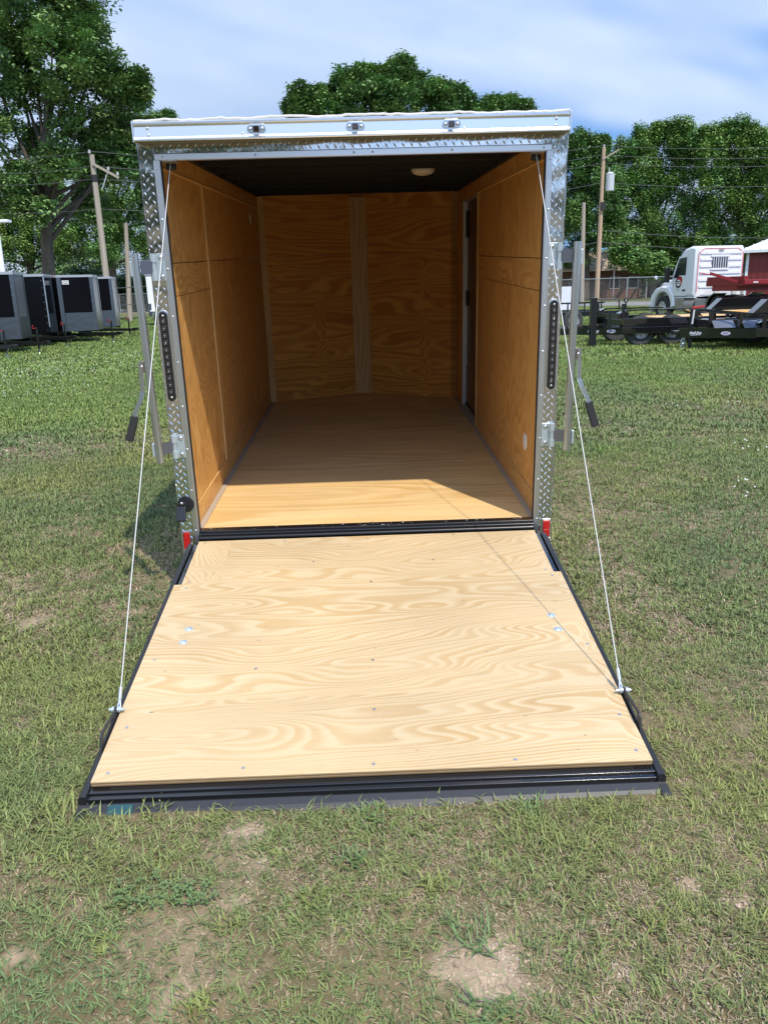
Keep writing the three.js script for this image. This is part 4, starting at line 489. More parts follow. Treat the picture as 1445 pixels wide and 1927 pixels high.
  for (const k of [-1, 1]) { const w = group('wheel', t); mesh('tyre', tyre(0.34, 0.2, 0.2, 20).translate(-2.1, 0.34, k * (W + 0.02)), M.tyre, w); mesh('rim', disc(-2.1, 0.34, k * (W + 0.10), 0.2, 0.03, 'z', 16), M.aluDull, w); const f = prism([...Array(11)].map((_, i) => { const q = i / 10 * Math.PI; return [Math.cos(q) * 0.42, Math.sin(q) * 0.42]; }).concat([...Array(11)].map((_, i) => { const q = (1 - i / 10) * Math.PI; return [Math.cos(q) * 0.40, Math.sin(q) * 0.40]; })), 0.2); f.translate(-2.1, 0.34, k > 0 ? W + 0.002 : -W - 0.202); mesh('fender', f, M.aluDull, t); }
  mesh('tail_lamp', bx(-L - 0.035, -L - 0.021, 0.7, 0.9, W - 0.12, W - 0.04), M.red, t);
  return t;
}
{
  const spots = [[-16, 672, false, 'cargo trailer with bright stone guard, first of the black row, at the open end'], [46, 664, false, 'black cargo trailer with stone guard standing in front of the trunk of the shade tree'], [100, 652, true, 'all black cargo trailer without stone guard, parked between two with silver trim'], [188, 643, false, 'black cargo trailer with silver nose trim next to the leaning utility pole'], [222, 634, false, 'last black cargo trailer of the row, beside the short weathered post']];
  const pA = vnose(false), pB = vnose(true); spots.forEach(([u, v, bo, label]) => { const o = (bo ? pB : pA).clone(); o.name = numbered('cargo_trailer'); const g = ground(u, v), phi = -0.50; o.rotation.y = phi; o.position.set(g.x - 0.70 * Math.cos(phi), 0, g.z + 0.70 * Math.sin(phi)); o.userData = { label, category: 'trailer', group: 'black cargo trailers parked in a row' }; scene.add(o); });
  // a white enclosed trailer farther back, half hidden by the open trailer
  const b = ground(282, 614), t = thing('white_trailer', 'white enclosed trailer standing far back on the lawn behind the open trailer', 'trailer', null, V(b.x, 0, b.z), 0.25);
  mesh('body', bx(0.05, 4.2, 0.55, 2.55, -2.1, 0, 0.03), M.whitePaint, t); mesh('stone_guard', bx(0.03, 0.20, 0.50, 1.15, -1.9, 0.012, 0.01), M.skirt, t); mesh('roof_cap', bx(0.0, 4.25, 2.551, 2.62, -2.14, 0.04, 0.01), M.aluDull, t); const w = group('wheel', t); mesh('tyre', tyre(0.36, 0.2, 0.22).translate(0.6, 0.36, 0.06), M.tyre, w); mesh('rim', disc(0.6, 0.36, 0.16, 0.2, 0.03), M.whitePaint, w); mesh('fender', bx(0.1, 1.15, 0.74, 0.80, -0.05, 0.22, 0.02), M.whitePaint, t);
}
// ------------------------------------------------------------------ utility poles and lines
const poleT = tex(64, 256, (u, v) => { const k = 0.7 + 0.6 * fbm(u * 18, v * 4, 4); return [0.36 * k, 0.305 * k, 0.245 * k]; }), poleMat = new THREE.MeshStandardMaterial({ map: poleT, roughness: 0.95, side: THREE.DoubleSide }), tanPole = new THREE.MeshStandardMaterial({ map: poleT, color: new THREE.Color().setRGB(1.25, 1.05, 0.86), roughness: 0.95, side: THREE.DoubleSide });
const ceramic = std(0.45, 0.45, 0.43, 0.3);
const pole = (bu, bv, tu, tv, r, name, label, mat, dist) => { const b = dist ? at(bu, bv, dist) : ground(bu, bv); b.y = 0; const D = Math.hypot(b.x - cam0.x, b.z - cam0.z), p = at(tu, tv, D), t = thing(name, label, 'utility pole', null, b); const g = rod(V(0, -0.2, 0), p.clone().sub(b), r * 1.15, r * 0.8, 14); mesh('shaft', g, mat, t); return { t, b, top: p, loc: p.clone().sub(b) }; };
const PL = pole(210, 600, 173, 291, 0.16, 'utility_pole', 'weathered leaning utility pole with small crossarm behind the black trailers', poleMat, 46);
mesh('crossarm', bar(PL.loc.clone().add(V(0.05, -0.45, 0.15)), PL.loc.clone().add(V(1.3, -1.15, 0.15)), 0.12, 0.1, V(0, 0, 1)), poleMat, PL.t); mesh('brace', bar(PL.loc.clone().add(V(0.35, -1.7, 0.12)), PL.loc.clone().add(V(0.75, -0.85, 0.12)), 0.05, 0.04, V(0, 0, 1)), M.aluDull, PL.t); mesh('band', rod(PL.loc.clone().multiplyScalar(0.848), PL.loc.clone().multiplyScalar(0.888), 0.152, 0.150, 14), M.blackMat, PL.t); for (const d of [[-0.05, 0.02], [0.8, -0.8], [1.25, -1.05]]) mesh('insulator', disc(PL.loc.x + d[0], PL.loc.y + d[1] + 0.1, PL.loc.z + 0.15, 0.06, 0.16, 'y', 10), ceramic, PL.t);
pole(245, 605, 237, 420, 0.15, 'wooden_post', 'short weathered wooden post without wires beside the last black trailer', poleMat);
const PR = pole(1122, 566, 1136, 277, 0.17, 'utility_pole', 'tall tan utility pole carrying a grey transformer', tanPole, 70);
{ const t = PR.t, l = PR.loc; const tr = group('transformer', t); mesh('tank', rod(V(l.x + 0.55, l.y - 3.25, l.z + 0.2), V(l.x + 0.55, l.y - 2.0, l.z + 0.2), 0.33, 0.33, 18), std(0.50, 0.53, 0.54, 0.5), tr); mesh('tank_lid', rod(V(l.x + 0.55, l.y - 2.0, l.z + 0.2), V(l.x + 0.55, l.y - 1.86, l.z + 0.2), 0.35, 0.16, 18), std(0.50, 0.53, 0.54, 0.5), tr); mesh('bushing', rod(V(l.x + 0.45, l.y - 1.9, l.z + 0.2), V(l.x + 0.42, l.y - 1.5, l.z + 0.2), 0.05, 0.03, 8), ceramic, tr); mesh('crossarm', bar(V(l.x - 0.1, l.y - 0.9, l.z + 0.15), V(l.x + 1.2, l.y - 0.2, l.z + 0.15), 0.1, 0.09, V(0, 0, 1)), poleMat, t); mesh('cutout', bx(l.x - 0.12, l.x + 0.28, l.y - 4.7, l.y - 4.1, l.z + 0.1, l.z + 0.35), M.blackMat, t); mesh('insulator', disc(l.x, l.y + 0.1, l.z, 0.07, 0.2, 'y', 10), ceramic, t); }
pole(1094, 566, 1098, 381, 0.17, 'wooden_post', 'dark brown wooden post standing beside the tall tan utility pole', poleMat, 66);
{ const far = at(1394, 545, 88); far.y = 0; const t = thing('utility_pole', 'grey utility pole top showing between truck cab and barn roof', 'utility pole', null, far); const p = at(1391, 447, 88).sub(far); mesh('shaft', rod(V(0, 0, 0), p, 0.2, 0.16, 10), poleMat, t); }
{ // lamp post at the lot edge
  const b = at(2, 560, 34); b.y = 0; const t = thing('lamp_post', 'white lamp post with flat lamp head above the black trailers', 'lamp post', null, b); const p0 = at(4, 520, 34).sub(b), p1 = at(-6, 425, 34).sub(b); mesh('post', rod(V(p0.x, 0, p0.z), p1, 0.13, 0.08, 12), std(0.72, 0.73, 0.73, 0.5), t); const h = at(19, 417, 34).sub(b); mesh('lamp_head', bx(p1.x - 0.1, h.x, h.y - 0.03, h.y + 0.07, h.z - 0.2, h.z + 0.2, 0.03), std(0.75, 0.76, 0.76, 0.4), t); }
const wireMat = std(0.10, 0.10, 0.10, 0.5, 0.3);
function wire(a, b, sag, r, label) { const pts = [...Array(17)].map((_, i) => { const t = i / 16, p = a.clone().lerp(b, t); p.y -= sag * 4 * t * (1 - t); return p; }); const m = mesh('power_line', new THREE.TubeGeometry(new THREE.CatmullRomCurve3(pts), 40, r, 5), wireMat); m.userData = { label, category: 'power line', group: 'overhead lines along the road' }; }
{ const A = PL.top, B = PR.top, W0 = at(-260, 300, 60), E0 = at(1700, 262, 74); const up = (p, y) => p.clone().add(V(0, y, 0)); const hs = [[0.15, 'topmost'], [-0.55, 'second'], [-1.15, 'third'], [-2.6, 'fourth']];
  for (const [h, n] of hs) { wire(up(A, h), up(W0, h + 0.4), 0.5, 0.017, `${n} bare wire running from the leaning pole past the shade tree`); wire(up(A, h), up(B, h), 1.0, 0.017, `${n} bare wire strung between leaning pole and transformer pole`); wire(up(B, h), up(E0, h), 0.5, 0.017, `${n} bare wire running from the transformer pole past the barn`); }
  const hA = -6.6, hB = -6.2; for (const [d, n] of [[0, 'upper'], [-0.9, 'lower']]) { wire(up(A, hA + d), up(W0, hA + d - 0.2), 0.3, 0.022, `${n} dark telephone cable running from the leaning pole past the shade tree`); wire(up(A, hA + d), up(B, hB + d), 0.6, 0.022, `${n} dark telephone cable between the two tall poles`); wire(up(B, hB + d), up(E0, hB + d - 0.3), 0.5, 0.022, `${n} dark telephone cable running from the transformer pole past the barn`); } }
// ------------------------------------------------------------------ low house across the road
{
  const b = at(1125, 545, 86); b.y = 0; const t = thing('house', 'low house with tan roof under the trees across the road', 'house', null, b, -0.18); const brick = std(0.16, 0.085, 0.06, 0.9), tan = tex(128, 128, (u, v) => { const k = 0.8 + 0.4 * fbm(u * 30, v * 12, 3); return [0.42 * k, 0.325 * k, 0.235 * k]; });
  mesh('wall', bx(-5, 4.2, 0, 2.95, -7, 0), brick, t); const r = prism([[-5.6, 2.75], [6.6, 2.75], [5.2, 4.3], [-4.6, 4.3]], 0.1); // front slope of a hip roof
  const roof = new THREE.BufferGeometry(); const e = [[-5.7, 3.0, 0.9], [4.9, 3.0, 0.9], [4.9, 3.0, -7.9], [-5.7, 3.0, -7.9]], rd = [[-2.2, 4.75, -3.5], [1.6, 4.75, -3.5]], pos = []; const tri = (...p) => pos.push(...p.flat()); tri(e[0], e[1], rd[1]); tri(e[0], rd[1], rd[0]); tri(e[1], e[2], rd[1]); tri(e[2], e[3], rd[0]); tri(e[2], rd[0], rd[1]); tri(e[3], e[0], rd[0]); roof.setAttribute('position', new THREE.Float32BufferAttribute(pos, 3)); roof.computeVertexNormals(); mesh('roof', uvm(roof, 3, 3), new THREE.MeshStandardMaterial({ map: tan, roughness: 0.95, side: THREE.DoubleSide }), t);
  mesh('fascia', [bx(-5.7, 4.9, 2.78, 2.998, 0.86, 0.92), bx(-5.72, -5.68, 2.78, 2.998, -7.9, 0.85)], std(0.50, 0.40, 0.30, 0.7), t); for (const x of [-2.4, 1.6, 3.4]) { const w = group('window', t); mesh('frame', bx(x - 0.5, x + 0.5, 1.0, 2.2, 0.001, 0.05), std(0.5, 0.5, 0.48, 0.6), w); mesh('pane', bx(x - 0.43, x + 0.43, 1.07, 2.13, 0.051, 0.06), std(0.03, 0.035, 0.04, 0.08), w); } const d = group('door', t); mesh('leaf', bx(-0.8, 0.1, 0.02, 2.1, 0.001, 0.04), std(0.12, 0.08, 0.06, 0.6), d); mesh('handle', disc(-0.05, 1.0, 0.06, 0.04, 0.04), M.alu, d); for (const x of [-5.4, -2.0, 1.4, 4.6]) mesh('porch_post', bx(x - 0.06, x + 0.06, 0, 2.78, 0.78, 0.9), std(0.35, 0.3, 0.35, 0.5), t);
}
// ------------------------------------------------------------------ red barn with white metal roof
{
  const b = at(1398, 560, 46); b.y = 0; const t = thing('barn', 'red metal barn with white ribbed roof behind the truck', 'barn', null, b, -0.50); const redM = std(0.17, 0.018, 0.016, 0.55), white = std(0.72, 0.74, 0.76, 0.4);
  mesh('wall', bx(0, 14, 0, 2.95, -9, 0), redM, t); for (let x = 0.3; x < 4; x += 0.3) mesh('wall_rib', bx(x - 0.02, x + 0.02, 0, 2.95, 0.001, 0.022), redM, t); mesh('corner_trim', bx(-0.03, 0.10, 0, 2.95, -0.05, 0.03), white, t);
  const e = [[-0.35, 2.93, 0.35], [14.3, 2.93, 0.35], [14.3, 2.93, -9.3], [-0.35, 2.93, -9.3]], rd = [[4.2, 5.0, -4.5], [10, 5.0, -4.5]], pos = [], tri = (...p) => pos.push(...p.flat()); tri(e[0], e[1], rd[1]); tri(e[0], rd[1], rd[0]); tri(e[1], e[2], rd[1]); tri(e[2], e[3], rd[0]); tri(e[2], rd[0], rd[1]); tri(e[3], e[0], rd[0]); const g = new THREE.BufferGeometry(); g.setAttribute('position', new THREE.Float32BufferAttribute(pos, 3)); g.setAttribute('uv', new THREE.Float32BufferAttribute(new Float32Array(pos.length / 3 * 2), 2)); g.computeVertexNormals(); mesh('roof', g, white, t);
  for (let k = 0; k < 16; k++) { const x = -0.1 + k * 0.35, yt = clamp((x + 0.35) / 4.55); mesh('roof_rib', bar(V(x, 2.945, 0.34), V(x + 0.0, 2.945 + 2.07 * yt, 0.34 - 4.84 * yt), 0.05, 0.03, UP), white, t); } mesh('fascia', bx(-0.36, 14.3, 2.80, 2.925, 0.33, 0.36), white, t);
}
// ------------------------------------------------------------------ white truck, local +x forward, -z driver side
{
  const phi = THREE.MathUtils.degToRad(102), Q = at(1304, 560, 32.6); const corner = V(0, 0, -1.034).applyAxisAngle(UP, phi); const t = thing('truck', 'white day cab semi truck with ribbed cab back and round door emblem', 'truck', null, V(Q.x - corner.x, 0, Q.z - corner.z), phi);
  t.scale.setScalar(0.94);
  const W = phys(0.74, 0.75, 0.77, 0.3, 0, { clearcoat: 0.7, clearcoatRoughness: 0.08 }), glass = phys(0.012, 0.018, 0.02, 0.05, 0, { clearcoat: 1 }), grey = std(0.33, 0.33, 0.32, 0.55, 0.3), chrome = std(0.75, 0.75, 0.76, 0.15, 1), tank = std(0.36, 0.33, 0.30, 0.4, 0.7);
  const side = [[0, 0.98], [1.45, 0.98], [1.55, 1.35], [1.62, 1.75], [1.10, 2.62], [0.92, 2.80], [0.40, 2.92], [0.10, 2.90], [0, 2.80]]; const cab = prism(side, 2.2, { bevel: 0.09 }); cab.translate(0, 0, -1.1); mesh('cab', toCreasedNormals(cab, 0.6), W, t);
  const hood = prism([[1.45, 1.02], [1.55, 1.02], [2.9, 0.95], [3.02, 1.05], [3.0, 1.30], [2.75, 1.52], [2.2, 1.68], [1.6, 1.80]], 1.75, { bevel: 0.12 }); hood.translate(0, 0, -0.875); mesh('hood', toCreasedNormals(hood, 0.7), W, t);
  for (const k of [-1, 1]) { const arc = []; for (let i = 0; i <= 12; i++) { const a = Math.PI * (1.02 - i / 12 * 1.08); arc.push([2.15 + Math.cos(a) * 0.64, 0.54 + Math.sin(a) * 0.64]); } const f = prism([...arc, [2.98, 0.42], [3.05, 0.62], [3.0, 1.05], [2.72, 1.30], [2.2, 1.42], [1.72, 1.36], [1.36, 1.05], [1.26, 0.60], [1.50, 0.50]], 0.36, { bevel: 0.05 }); f.translate(0, 0, k > 0 ? 0.79 : -1.15); mesh('fender', toCreasedNormals(f, 0.7), W, t); mesh('headlight', bx(2.86, 3.03, 0.86, 1.06, k * 0.98 - 0.14, k * 0.98 + 0.14, 0.05), std(0.6, 0.62, 0.65, 0.1), t); }
  mesh('bumper', bx(2.9, 3.12, 0.34, 0.72, -1.15, 1.15, 0.06), W, t); mesh('grille', bx(3.0, 3.05, 0.75, 1.25, -0.42, 0.42, 0.02), chrome, t);
  for (const k of [-1, 1]) { const d = group('door', t); const z = k * 1.1; const zz = (a, b) => k > 0 ? [a, b] : [-b, -a]; const pan = prism([[0.52, 1.02], [1.42, 1.02], [1.5, 1.5], [1.5, 1.85], [1.12, 2.55], [0.52, 2.60]], 0.012); pan.translate(0, 0, k > 0 ? 1.102 : -1.114); mesh('door_panel', pan, W, d); const win = prism([[0.60, 1.82], [1.00, 1.82], [1.16, 1.72], [1.42, 1.72], [1.10, 2.48], [0.60, 2.52]], 0.008); win.translate(0, 0, k > 0 ? 1.1145 : -1.1225); mesh('window', win, glass, d); mesh('handle', bx(0.58, 0.76, 1.20, 1.27, ...zz(1.115, 1.145), 0.01), M.black, d); const em = card(0.52, 0.62); if (k < 0) em.rotateY(Math.PI); em.translate(1.05, 1.50, k * 1.1165); mesh('emblem', em, doorEmblem, d);
    const m = group('mirror', t); mesh('housing', bx(1.52, 1.66, 1.55, 2.15, k > 0 ? 1.22 : -1.42, k > 0 ? 1.42 : -1.22, 0.04), M.black, m); mesh('arm', [rod(V(1.5, 1.7, k * 1.08), V(1.58, 1.65, k * 1.3), 0.02), rod(V(1.45, 2.0, k * 1.08), V(1.58, 2.05, k * 1.3), 0.02)], M.black, m); const hm = group('hood_mirror', t); mesh('stalk', rod(V(2.5, 1.4, k * 0.9), V(2.7, 1.72, k * 1.12), 0.014), M.black, hm); mesh('glass', new THREE.SphereGeometry(0.09, 10, 8).scale(0.7, 0.9, 1).translate(2.7, 1.76, k * 1.14), chrome, hm); }
  mesh('windshield', bar(V(1.66, 1.80, 0), V(1.14, 2.62, 0), 1.9, 0.02, V(0.84, 0.53, 0)), glass, t);
  const bk = group('cab_back', t); const ys = [1.36, 1.62, 1.88, 2.14, 2.40, 2.64]; for (const y of ys) { const g = prism([[0, -0.055], [-0.03, -0.045], [-0.03, 0.045], [0, 0.055]], 1.86); g.translate(-0.003, y, -0.93); mesh('rib', g, W, bk); } mesh('window', bx(-0.05, -0.034, 2.06, 2.48, -0.40, 0.32, 0.01), glass, bk); mesh('window_frame', [bx(-0.062, -0.034, 2.48, 2.56, -0.46, 0.38, 0.01), bx(-0.062, -0.034, 1.98, 2.06, -0.46, 0.38, 0.01)], W, bk); for (let i = 0; i < 7; i++) mesh('window_bar', bx(-0.068, -0.053, 2.062, 2.478, -0.36 + i * 0.105, -0.335 + i * 0.105), W, bk); mesh('lamp', bx(-0.06, -0.034, 2.70, 2.78, -0.12, 0.08), grey, bk);
  const tp = (y0, y1, z0, z1) => bx(-0.012, -0.003, y0, y1, z0, z1); mesh('reflective_tape', [tp(2.79, 2.82, -0.75, 0.75), tp(1.15, 2.62, -1.02, -0.985), tp(1.15, 2.62, 0.985, 1.02), bar(V(-0.008, 2.63, -1.0), V(-0.008, 2.80, -0.76), 0.03, 0.009, V(1, 0, 0)), bar(V(-0.008, 2.63, 1.0), V(-0.008, 2.80, 0.76), 0.03, 0.009, V(1, 0, 0))], std(0.62, 0.16, 0.16, 0.5), t);
  mesh('roof_marker', [-0.6, -0.3, 0, 0.3, 0.6].map(z => bx(1.0, 1.1, 2.78, 2.84, z - 0.04, z + 0.04, 0.015)), std(0.5, 0.25, 0.03, 0.3), t); mesh('antenna', rod(V(0.3, 2.9, -1.0), V(0.3, 3.15, -1.02), 0.012), M.black, t);
  mesh('chassis', [bx(-3.6, 2.9, 0.72, 0.98, -0.45, -0.32), bx(-3.6, 2.9, 0.72, 0.98, 0.32, 0.45), bx(-3.6, -3.5, 0.72, 0.98, -0.31, 0.31), bx(-0.8, -0.02, 0.985, 1.02, -0.6, 0.6)], M.black, t); for (const k of [-1, 1]) { mesh('fuel_tank', rod(V(-0.05, 0.62, k * 0.86), V(0.62, 0.62, k * 0.86), 0.30, 0.30, 18), tank, t); mesh('step_box', bx(0.66, 1.25, 0.40, 0.92, k * 0.86 - 0.24, k * 0.86 + 0.24, 0.03), tank, t); mesh('tool_box', bx(-0.75, -0.10, 0.40, 0.90, k * 0.86 - 0.24, k * 0.86 + 0.24, 0.03), grey, t); mesh('cab_skirt', bx(0.0, 1.25, 0.93, 0.975, k * 1.02 - 0.06, k * 1.02 + 0.06), W, t); const q = prism([...Array(8)].map((_, i) => { const a = Math.PI * (0.95 - 0.35 * i / 7); return [-1.5 - Math.cos(a) * 0.62, 0.52 + Math.sin(a) * 0.62]; }).concat([...Array(8)].map((_, i) => { const a = Math.PI * (0.60 + 0.35 * i / 7); return [-1.5 - Math.cos(a) * 0.60, 0.52 + Math.sin(a) * 0.60]; })), 0.6); q.translate(0, 0, k > 0 ? 0.55 : -1.15); mesh('mudguard', q, chrome, t); }
  const wheel = (x, z, dual, k) => { const w = group('wheel', t); mesh('tyre', tyre(0.51, 0.29, 0.28, 30).translate(x, 0.51, z), M.tyre, w); if (dual) mesh('tyre', tyre(0.51, 0.29, 0.28, 30).translate(x, 0.51, z - k * 0.31), M.tyre, w); const zo = z + k * (dual ? 0.02 : 0.10); mesh('rim', disc(x, 0.51, zo, 0.29, 0.06, 'z', 24), std(0.5, 0.5, 0.5, 0.35, 0.9), w); mesh('hub', disc(x, 0.51, zo + k * 0.06, 0.11, 0.12, 'z', 14), chrome, w); for (let i = 0; i < 10; i++) { const a = i * 0.628; mesh('lug_nut', disc(x + 0.19 * Math.cos(a), 0.51 + 0.19 * Math.sin(a), zo + k * 0.04, 0.022, 0.04, 'z', 6), chrome, w); } };
  for (const k of [-1, 1]) { wheel(2.15, k * 0.98, false, k); wheel(-1.5, k * 0.95, true, k); wheel(-2.8, k * 0.95, true, k); }
  mesh('mudflap_bracket', [bx(-0.5, -0.35, 1.02, 1.22, -0.5, -0.3, 0.03), bx(-0.5, -0.35, 1.02, 1.22, 0.3, 0.5, 0.03), bx(-0.9, -0.1, 1.0, 1.05, -0.9, -0.62)], W, t);
  // hitched red lowboy
  const fwd = V(1, 0, 0).applyAxisAngle(UP, phi); const kp = V(-2.1, 0, 0).applyAxisAngle(UP, phi).add(t.position); const r = thing('lowboy_trailer', 'dark red lowboy trailer hitched to the white truck', 'trailer', null, V(kp.x, 0, kp.z), 0.10); const rd = std(0.23, 0.012, 0.016, 0.4);
  mesh('deck', [bx(-1.2, 9, 1.28, 1.46, -1.25, 1.25, 0.02), bx(-1.2, 9, 1.12, 1.279, -0.8, 0.8)], rd, r); mesh('side_rail', bx(-1.25, 9, 1.33, 1.48, 1.252, 1.33, 0.015), rd, r); for (let i = 0; i < 14; i++) mesh('stake_pocket', bx(-0.95 + i * 0.62, -0.78 + i * 0.62, 1.37, 1.42, 1.331, 1.345), std(0.6, 0.55, 0.55, 0.5), r); mesh('headboard', [bx(-1.2, -1.05, 1.46, 1.60, -1.2, 1.2), bar(V(-1.25, 1.42, 0.9), V(-2.1, 1.72, 0.6), 0.09, 0.09, UP)], rd, r); mesh('air_lines', [rod(V(-1.2, 1.55, 0.3), V(-2.2, 1.75, 0.1), 0.02)], M.redTape, r); mesh('load_beam', bx(1.0, 8, 1.461, 1.68, -0.5, 0.4, 0.02), rd, r); mesh('landing_leg', [bx(1.6, 1.75, 0.05, 1.11, 0.55, 0.7), bx(1.6, 1.75, 0.05, 1.11, -0.7, -0.55)], M.black, r);
  for (const x of [6.5, 7.7]) for (const z of [-0.95, 0.95]) { const w = group('wheel', r); mesh('tyre', tyre(0.5, 0.28, 0.3).translate(x, 0.5, z), M.tyre, w); mesh('rim', disc(x, 0.5, z + Math.sign(z) * 0.1, 0.28, 0.05), grey, w); }
}
// ------------------------------------------------------------------ black open trailers, local +x forward
const gloss = phys(0.009, 0.009, 0.010, 0.12, 0, { clearcoat: 1, clearcoatRoughness: 0.05 }), deckWood = woodMat(TX.pine, 0.7);
function wheelAt(t, x, y, z, r, k) { const w = group('wheel', t); mesh('tyre', tyre(r, r * 0.55, 0.22, 26).translate(x, y, z), std(0.05, 0.05, 0.05, 0.85), w); mesh('rim', new THREE.LatheGeometry([[0.0, 0.03], [r * 0.2, 0.03], [r * 0.35, 0.0], [r * 0.5, 0.02], [r * 0.56, 0.05]].map(p => new THREE.Vector2(p[0], p[1])), 20).rotateX(k * Math.PI / 2).translate(x, y, z + k * 0.07), M.aluDull, w); for (let i = 0; i < 6; i++) { const a = i * 1.047; mesh('spoke', bar(V(x, y, z + k * 0.105), V(x + r * 0.5 * Math.cos(a), y + r * 0.5 * Math.sin(a), z + k * 0.115), r * 0.10, 0.012, V(0, 0, 1)), M.alu, w); } }
{ // equipment trailer beside the post of the open trailer
  const o = ground(1072, 650), t = thing('equipment_trailer', 'long black tandem axle equipment trailer with wooden deck and tall jack', 'trailer', null, V(o.x, 0, o.z), Math.PI + 0.05); // forward = -x
  mesh('frame_rail', bx(-6.2, -0.95, 0.46, 0.66, 0.95, 1.02, 0.01), gloss, t); mesh('frame_rail', bx(-6.2, -0.95, 0.46, 0.66, -1.02, -0.95, 0.01), gloss, t); mesh('cross_member', [...Array(7)].map((_, i) => bx(-6.0 + i * 0.8, -5.92 + i * 0.8, 0.48, 0.60, -0.949, 0.949)), M.black, t);
  for (let i = 0; i < 9; i++) mesh('deck_board', uvm(bx(-6.2, -2.0, 0.605, 0.645, -0.94 + i * 0.209, -0.94 + i * 0.209 + 0.203, 0.004), 1, 0.4, i * 0.23, i * 0.3), deckWood, t);
  const tg = group('tongue', t); for (const k of [-1, 1]) mesh('draw_bar', bar(V(-1.3, 0.36, k * 0.93), V(0.55, 0.36, k * 0.05), 0.07, 0.17, UP), gloss, tg); mesh('coupler', bx(0.45, 0.8, 0.34, 0.45, -0.06, 0.06, 0.02), M.black, tg); mesh('safety_chain', [0, 1, 2, 3, 4, 5].map(i => new THREE.TorusGeometry(0.045, 0.013, 5, 10).rotateY(i % 2 ? 1.57 : 0).translate(0.35, 0.30 - i * 0.055, 0.12)), M.zinc, tg);
  for (const k of [-1, 1]) mesh('side_band', bx(-6.2, -0.95, 0.30, 0.452, k * 1.0 - 0.02, k * 1.0 + 0.02, 0.008), gloss, t);
  for (const [mt, w, h, x] of [[scriptSticker, 0.30, 0.14, -0.42], [ovalSticker, 0.22, 0.10, -0.80]]) { const g = card(w, h); const p0 = V(-1.3, 0.36, -0.93), p1 = V(0.55, 0.36, -0.05); const d = V().subVectors(p1, p0).normalize(), ang = Math.atan2(-d.z, d.x); g.rotateY(ang + Math.PI); const q = p0.clone().lerp(p1, (x + 1.3) / 1.85); g.translate(q.x + 0.040 * d.z, 0.36, q.z - 0.040 * d.x); mesh('sticker', g, mt, t); }
  const j = group('jack', t); mesh('jack_post', bx(-0.42, -0.27, 0.10, 1.16, -0.72, -0.58, 0.01), M.black, j); mesh('jack_crank', [rod(V(-0.42, 1.12, -0.65), V(-0.95, 1.10, -0.68), 0.015), rod(V(-0.95, 1.10, -0.68), V(-0.97, 0.86, -0.70), 0.018), new THREE.TorusGeometry(0.05, 0.014, 5, 10).translate(-1.12, 1.08, -0.7), rod(V(-1.12, 1.04, -0.7), V(-1.14, 0.66, -0.7), 0.018)], M.black, j); mesh('jack_foot', bx(-0.43, -0.26, 0.0, 0.12, -0.74, -0.56), M.black, j);
  for (const k of [-1, 1]) { for (const x of [-1.45, -2.25]) wheelAt(t, x, 0.36, k * 0.80, 0.36, k); mesh('fender', prism([[-2.95, 0.665], [-2.80, 0.78], [-2.62, 0.86], [-1.1, 0.86], [-0.9, 0.78], [-0.8, 0.665], [-0.86, 0.665], [-0.96, 0.76], [-1.13, 0.83], [-2.6, 0.83], [-2.76, 0.76], [-2.89, 0.665]], 0.28).translate(0, 0, k > 0 ? 0.66 : -0.94), gloss, t); }
  mesh('front_frame', [bx(-1.02, -0.94, 0.66, 0.74, -1.0, 1.0), bx(-1.02, -0.95, 0.67, 1.0, -0.95, -0.88), bx(-1.02, -0.95, 0.67, 1.0, 0.88, 0.95), bx(-0.72, -0.66, 0.40, 0.80, -0.86, -0.80), bx(-1.1, -1.04, 0.40, 0.80, -1.0, -0.94)], M.black, t); mesh('load_plank', uvm(bx(-5.2, -4.0, 0.66, 0.72, 0.2, 0.8), 1, 0.4), deckWood, t);
}
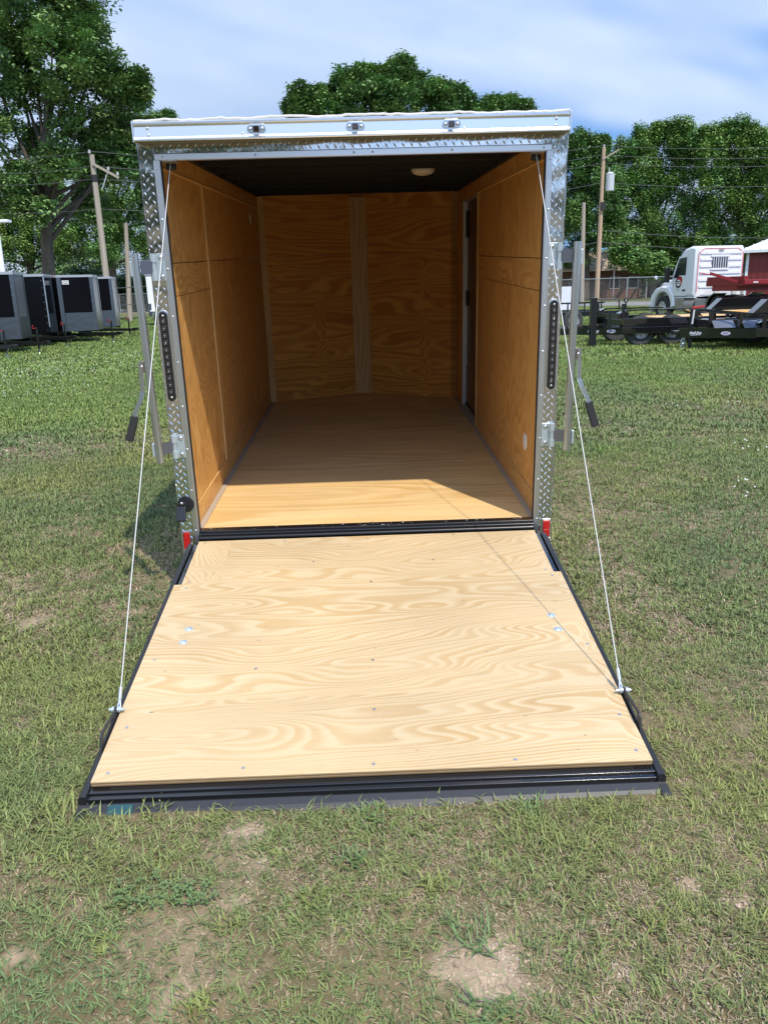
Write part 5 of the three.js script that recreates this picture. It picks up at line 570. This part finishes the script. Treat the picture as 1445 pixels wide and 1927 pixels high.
{ // tilt trailer with tool tray, nearer
  const o = ground(1266, 657), t = thing('tilt_trailer', 'glossy black tilt deck trailer with braced tongue and red-handled jack', 'trailer', null, V(o.x, 0, o.z), Math.PI - 0.03); const mirrorBlack = phys(0.02, 0.021, 0.025, 0.06, 0, { clearcoat: 1, clearcoatRoughness: 0.02 });
  mesh('coupler', bx(-0.22, 0.06, 0.33, 0.42, -0.09, 0.09, 0.02), M.black, t); for (const k of [-1, 1]) { mesh('frame_rail', bar(V(-0.1, 0.36, k * 0.08), V(-1.4, 0.36, k * 0.95), 0.06, 0.20, UP), gloss, t); mesh('frame_rail', bx(-7, -1.38, 0.28, 0.47, k * 0.96 - 0.04, k * 0.96 + 0.04, 0.008), gloss, t); mesh('top_rail', bar(V(-0.42, 0.86, k * 0.30), V(-1.65, 0.72, k * 0.96), 0.05, 0.06, UP), gloss, t); mesh('top_rail', bx(-7, -1.64, 0.66, 0.72, k * 0.96 - 0.03, k * 0.96 + 0.03), gloss, t); for (const [x, z] of [[-0.62, 0.42], [-1.14, 0.72], [-1.55, 0.95]]) mesh('brace_post', bx(x - 0.05, x + 0.03, 0.44, 0.86 - (-0.42 - x) * 0.11, k * z - 0.03, k * z + 0.03), gloss, t);
    const fd = prism([[-1.0, 0.80], [-1.28, 1.07], [-4.0, 1.07], [-4.0, 0.80]], 0.30); fd.translate(-0.15, 0, k > 0 ? 1.0 : -1.30); mesh('fender', fd, gloss, t); for (const x of [-2.3, -3.2]) wheelAt(t, x, 0.38, k * 1.16, 0.38, k); mesh('chain', [0, 1, 2, 3, 4].map(i => new THREE.TorusGeometry(0.04, 0.012, 5, 10).rotateY(i % 2 ? 1.57 : 0).translate(-0.16 - 0.12 * (k > 0), 0.29 - i * 0.06, k * 0.1)), M.zinc, t); }
  mesh('tool_tray', bx(-1.9, -0.62, 0.475, 0.64, -0.40, 0.40, 0.01), mirrorBlack, t); mesh('deck_front', bar(V(-1.45, 0.56, 0), V(-1.75, 0.64, 0), 1.8, 0.02, UP), mirrorBlack, t); mesh('deck', bx(-7, -1.7, 0.60, 0.655, -0.92, 0.92), mirrorBlack, t); for (const k of [-1, 1]) for (const [xa, xb] of [[-0.64, -1.10], [-1.18, -1.52], [-1.60, -3.2]]) mesh('splash_plate', bar(V((xa + xb) / 2, 0.475, k * (0.10 + Math.min(0.80, 0.62 * -(xa + xb) / 2))), V((xa + xb) / 2, 0.625, k * (-0.10 + Math.min(0.80, 0.62 * -(xa + xb) / 2))), xa - xb, 0.01, UP), std(0.16, 0.165, 0.19, 0.35, 0.5), t);
  const j = group('jack', t); mesh('jack_post', rod(V(-0.36, 0.02, -0.02), V(-0.36, 0.86, -0.02), 0.045, 0.045, 12), M.black, j); mesh('jack_sleeve', rod(V(-0.36, 0.55, -0.07), V(-0.38, 0.86, -0.08), 0.018, 0.018, 8), M.whitePaint, j); mesh('jack_handle', bar(V(-0.34, 0.90, -0.06), V(-0.60, 0.93, -0.10), 0.05, 0.045, UP, 0.01), M.redTape, j); mesh('jack_foot', rod(V(-0.36, 0, -0.02), V(-0.36, 0.03, -0.02), 0.09, 0.09, 12), M.black, j);
  for (const [mt, w, h, s] of [[scriptSticker, 0.28, 0.12, 0.22], [ovalSticker, 0.21, 0.09, 0.62]]) { const p0 = V(-0.1, 0.36, -0.08), p1 = V(-1.4, 0.36, -0.95), d = V().subVectors(p1, p0).normalize(), q = p0.clone().lerp(p1, s), n = V(-d.z, 0, d.x); const g = card(w, h); g.rotateY(Math.atan2(n.x, n.z)); g.translate(q.x + n.x * 0.036, 0.36, q.z + n.z * 0.036); mesh('sticker', g, mt, t); }
  const q = V(-1.75, 0.375, -1.003); mesh('round_sticker', disc(q.x, q.y, q.z, 0.05, 0.003), M.whitePlastic, t);
}
{ // railed trailer behind, with a white banner on its gate
  const o = ground(1062, 622), t = thing('railed_trailer', 'black utility trailer with barred rails and a white sheet on its gate', 'trailer', null, V(o.x, 0, o.z), 0.1); mesh('frame', [bx(-1.2, 2.0, 0.45, 0.60, -0.05, 0.05), bx(-1.2, 2.0, 0.45, 0.60, -1.95, -1.85), bx(-1.2, 2.0, 0.50, 0.56, -1.84, -0.06)], M.black, t); mesh('top_rail', bx(-1.2, 1.35, 0.86, 0.91, -0.03, 0.03), M.black, t); for (let i = 0; i < 9; i++) mesh('rail_bar', bx(-1.1 + i * 0.29, -1.06 + i * 0.29, 0.60, 0.86, -0.02, 0.02), M.black, t); const g = group('gate', t); mesh('gate_frame', [bx(-0.3, 0.0, 1.40, 1.45, -1.9, -1.86), bx(-0.3, -0.26, 0.6, 1.40, -1.9, -1.86), bx(-0.04, 0.0, 0.6, 1.40, -1.9, -1.86)], M.black, g); mesh('sheet', bx(-1.1, 0.95, 0.62, 1.42, -1.84, -1.82, 0.004), std(0.70, 0.72, 0.76, 0.6), g); for (const k of [0, 1]) wheelAt(t, 0.2, 0.33, k ? 0.2 : -2.1, 0.33, k ? 1 : -1);
}
scene.traverse(o => { if (o.isMesh) { o.castShadow = true; o.receiveShadow = true; } });
renderer.render(scene, camera);
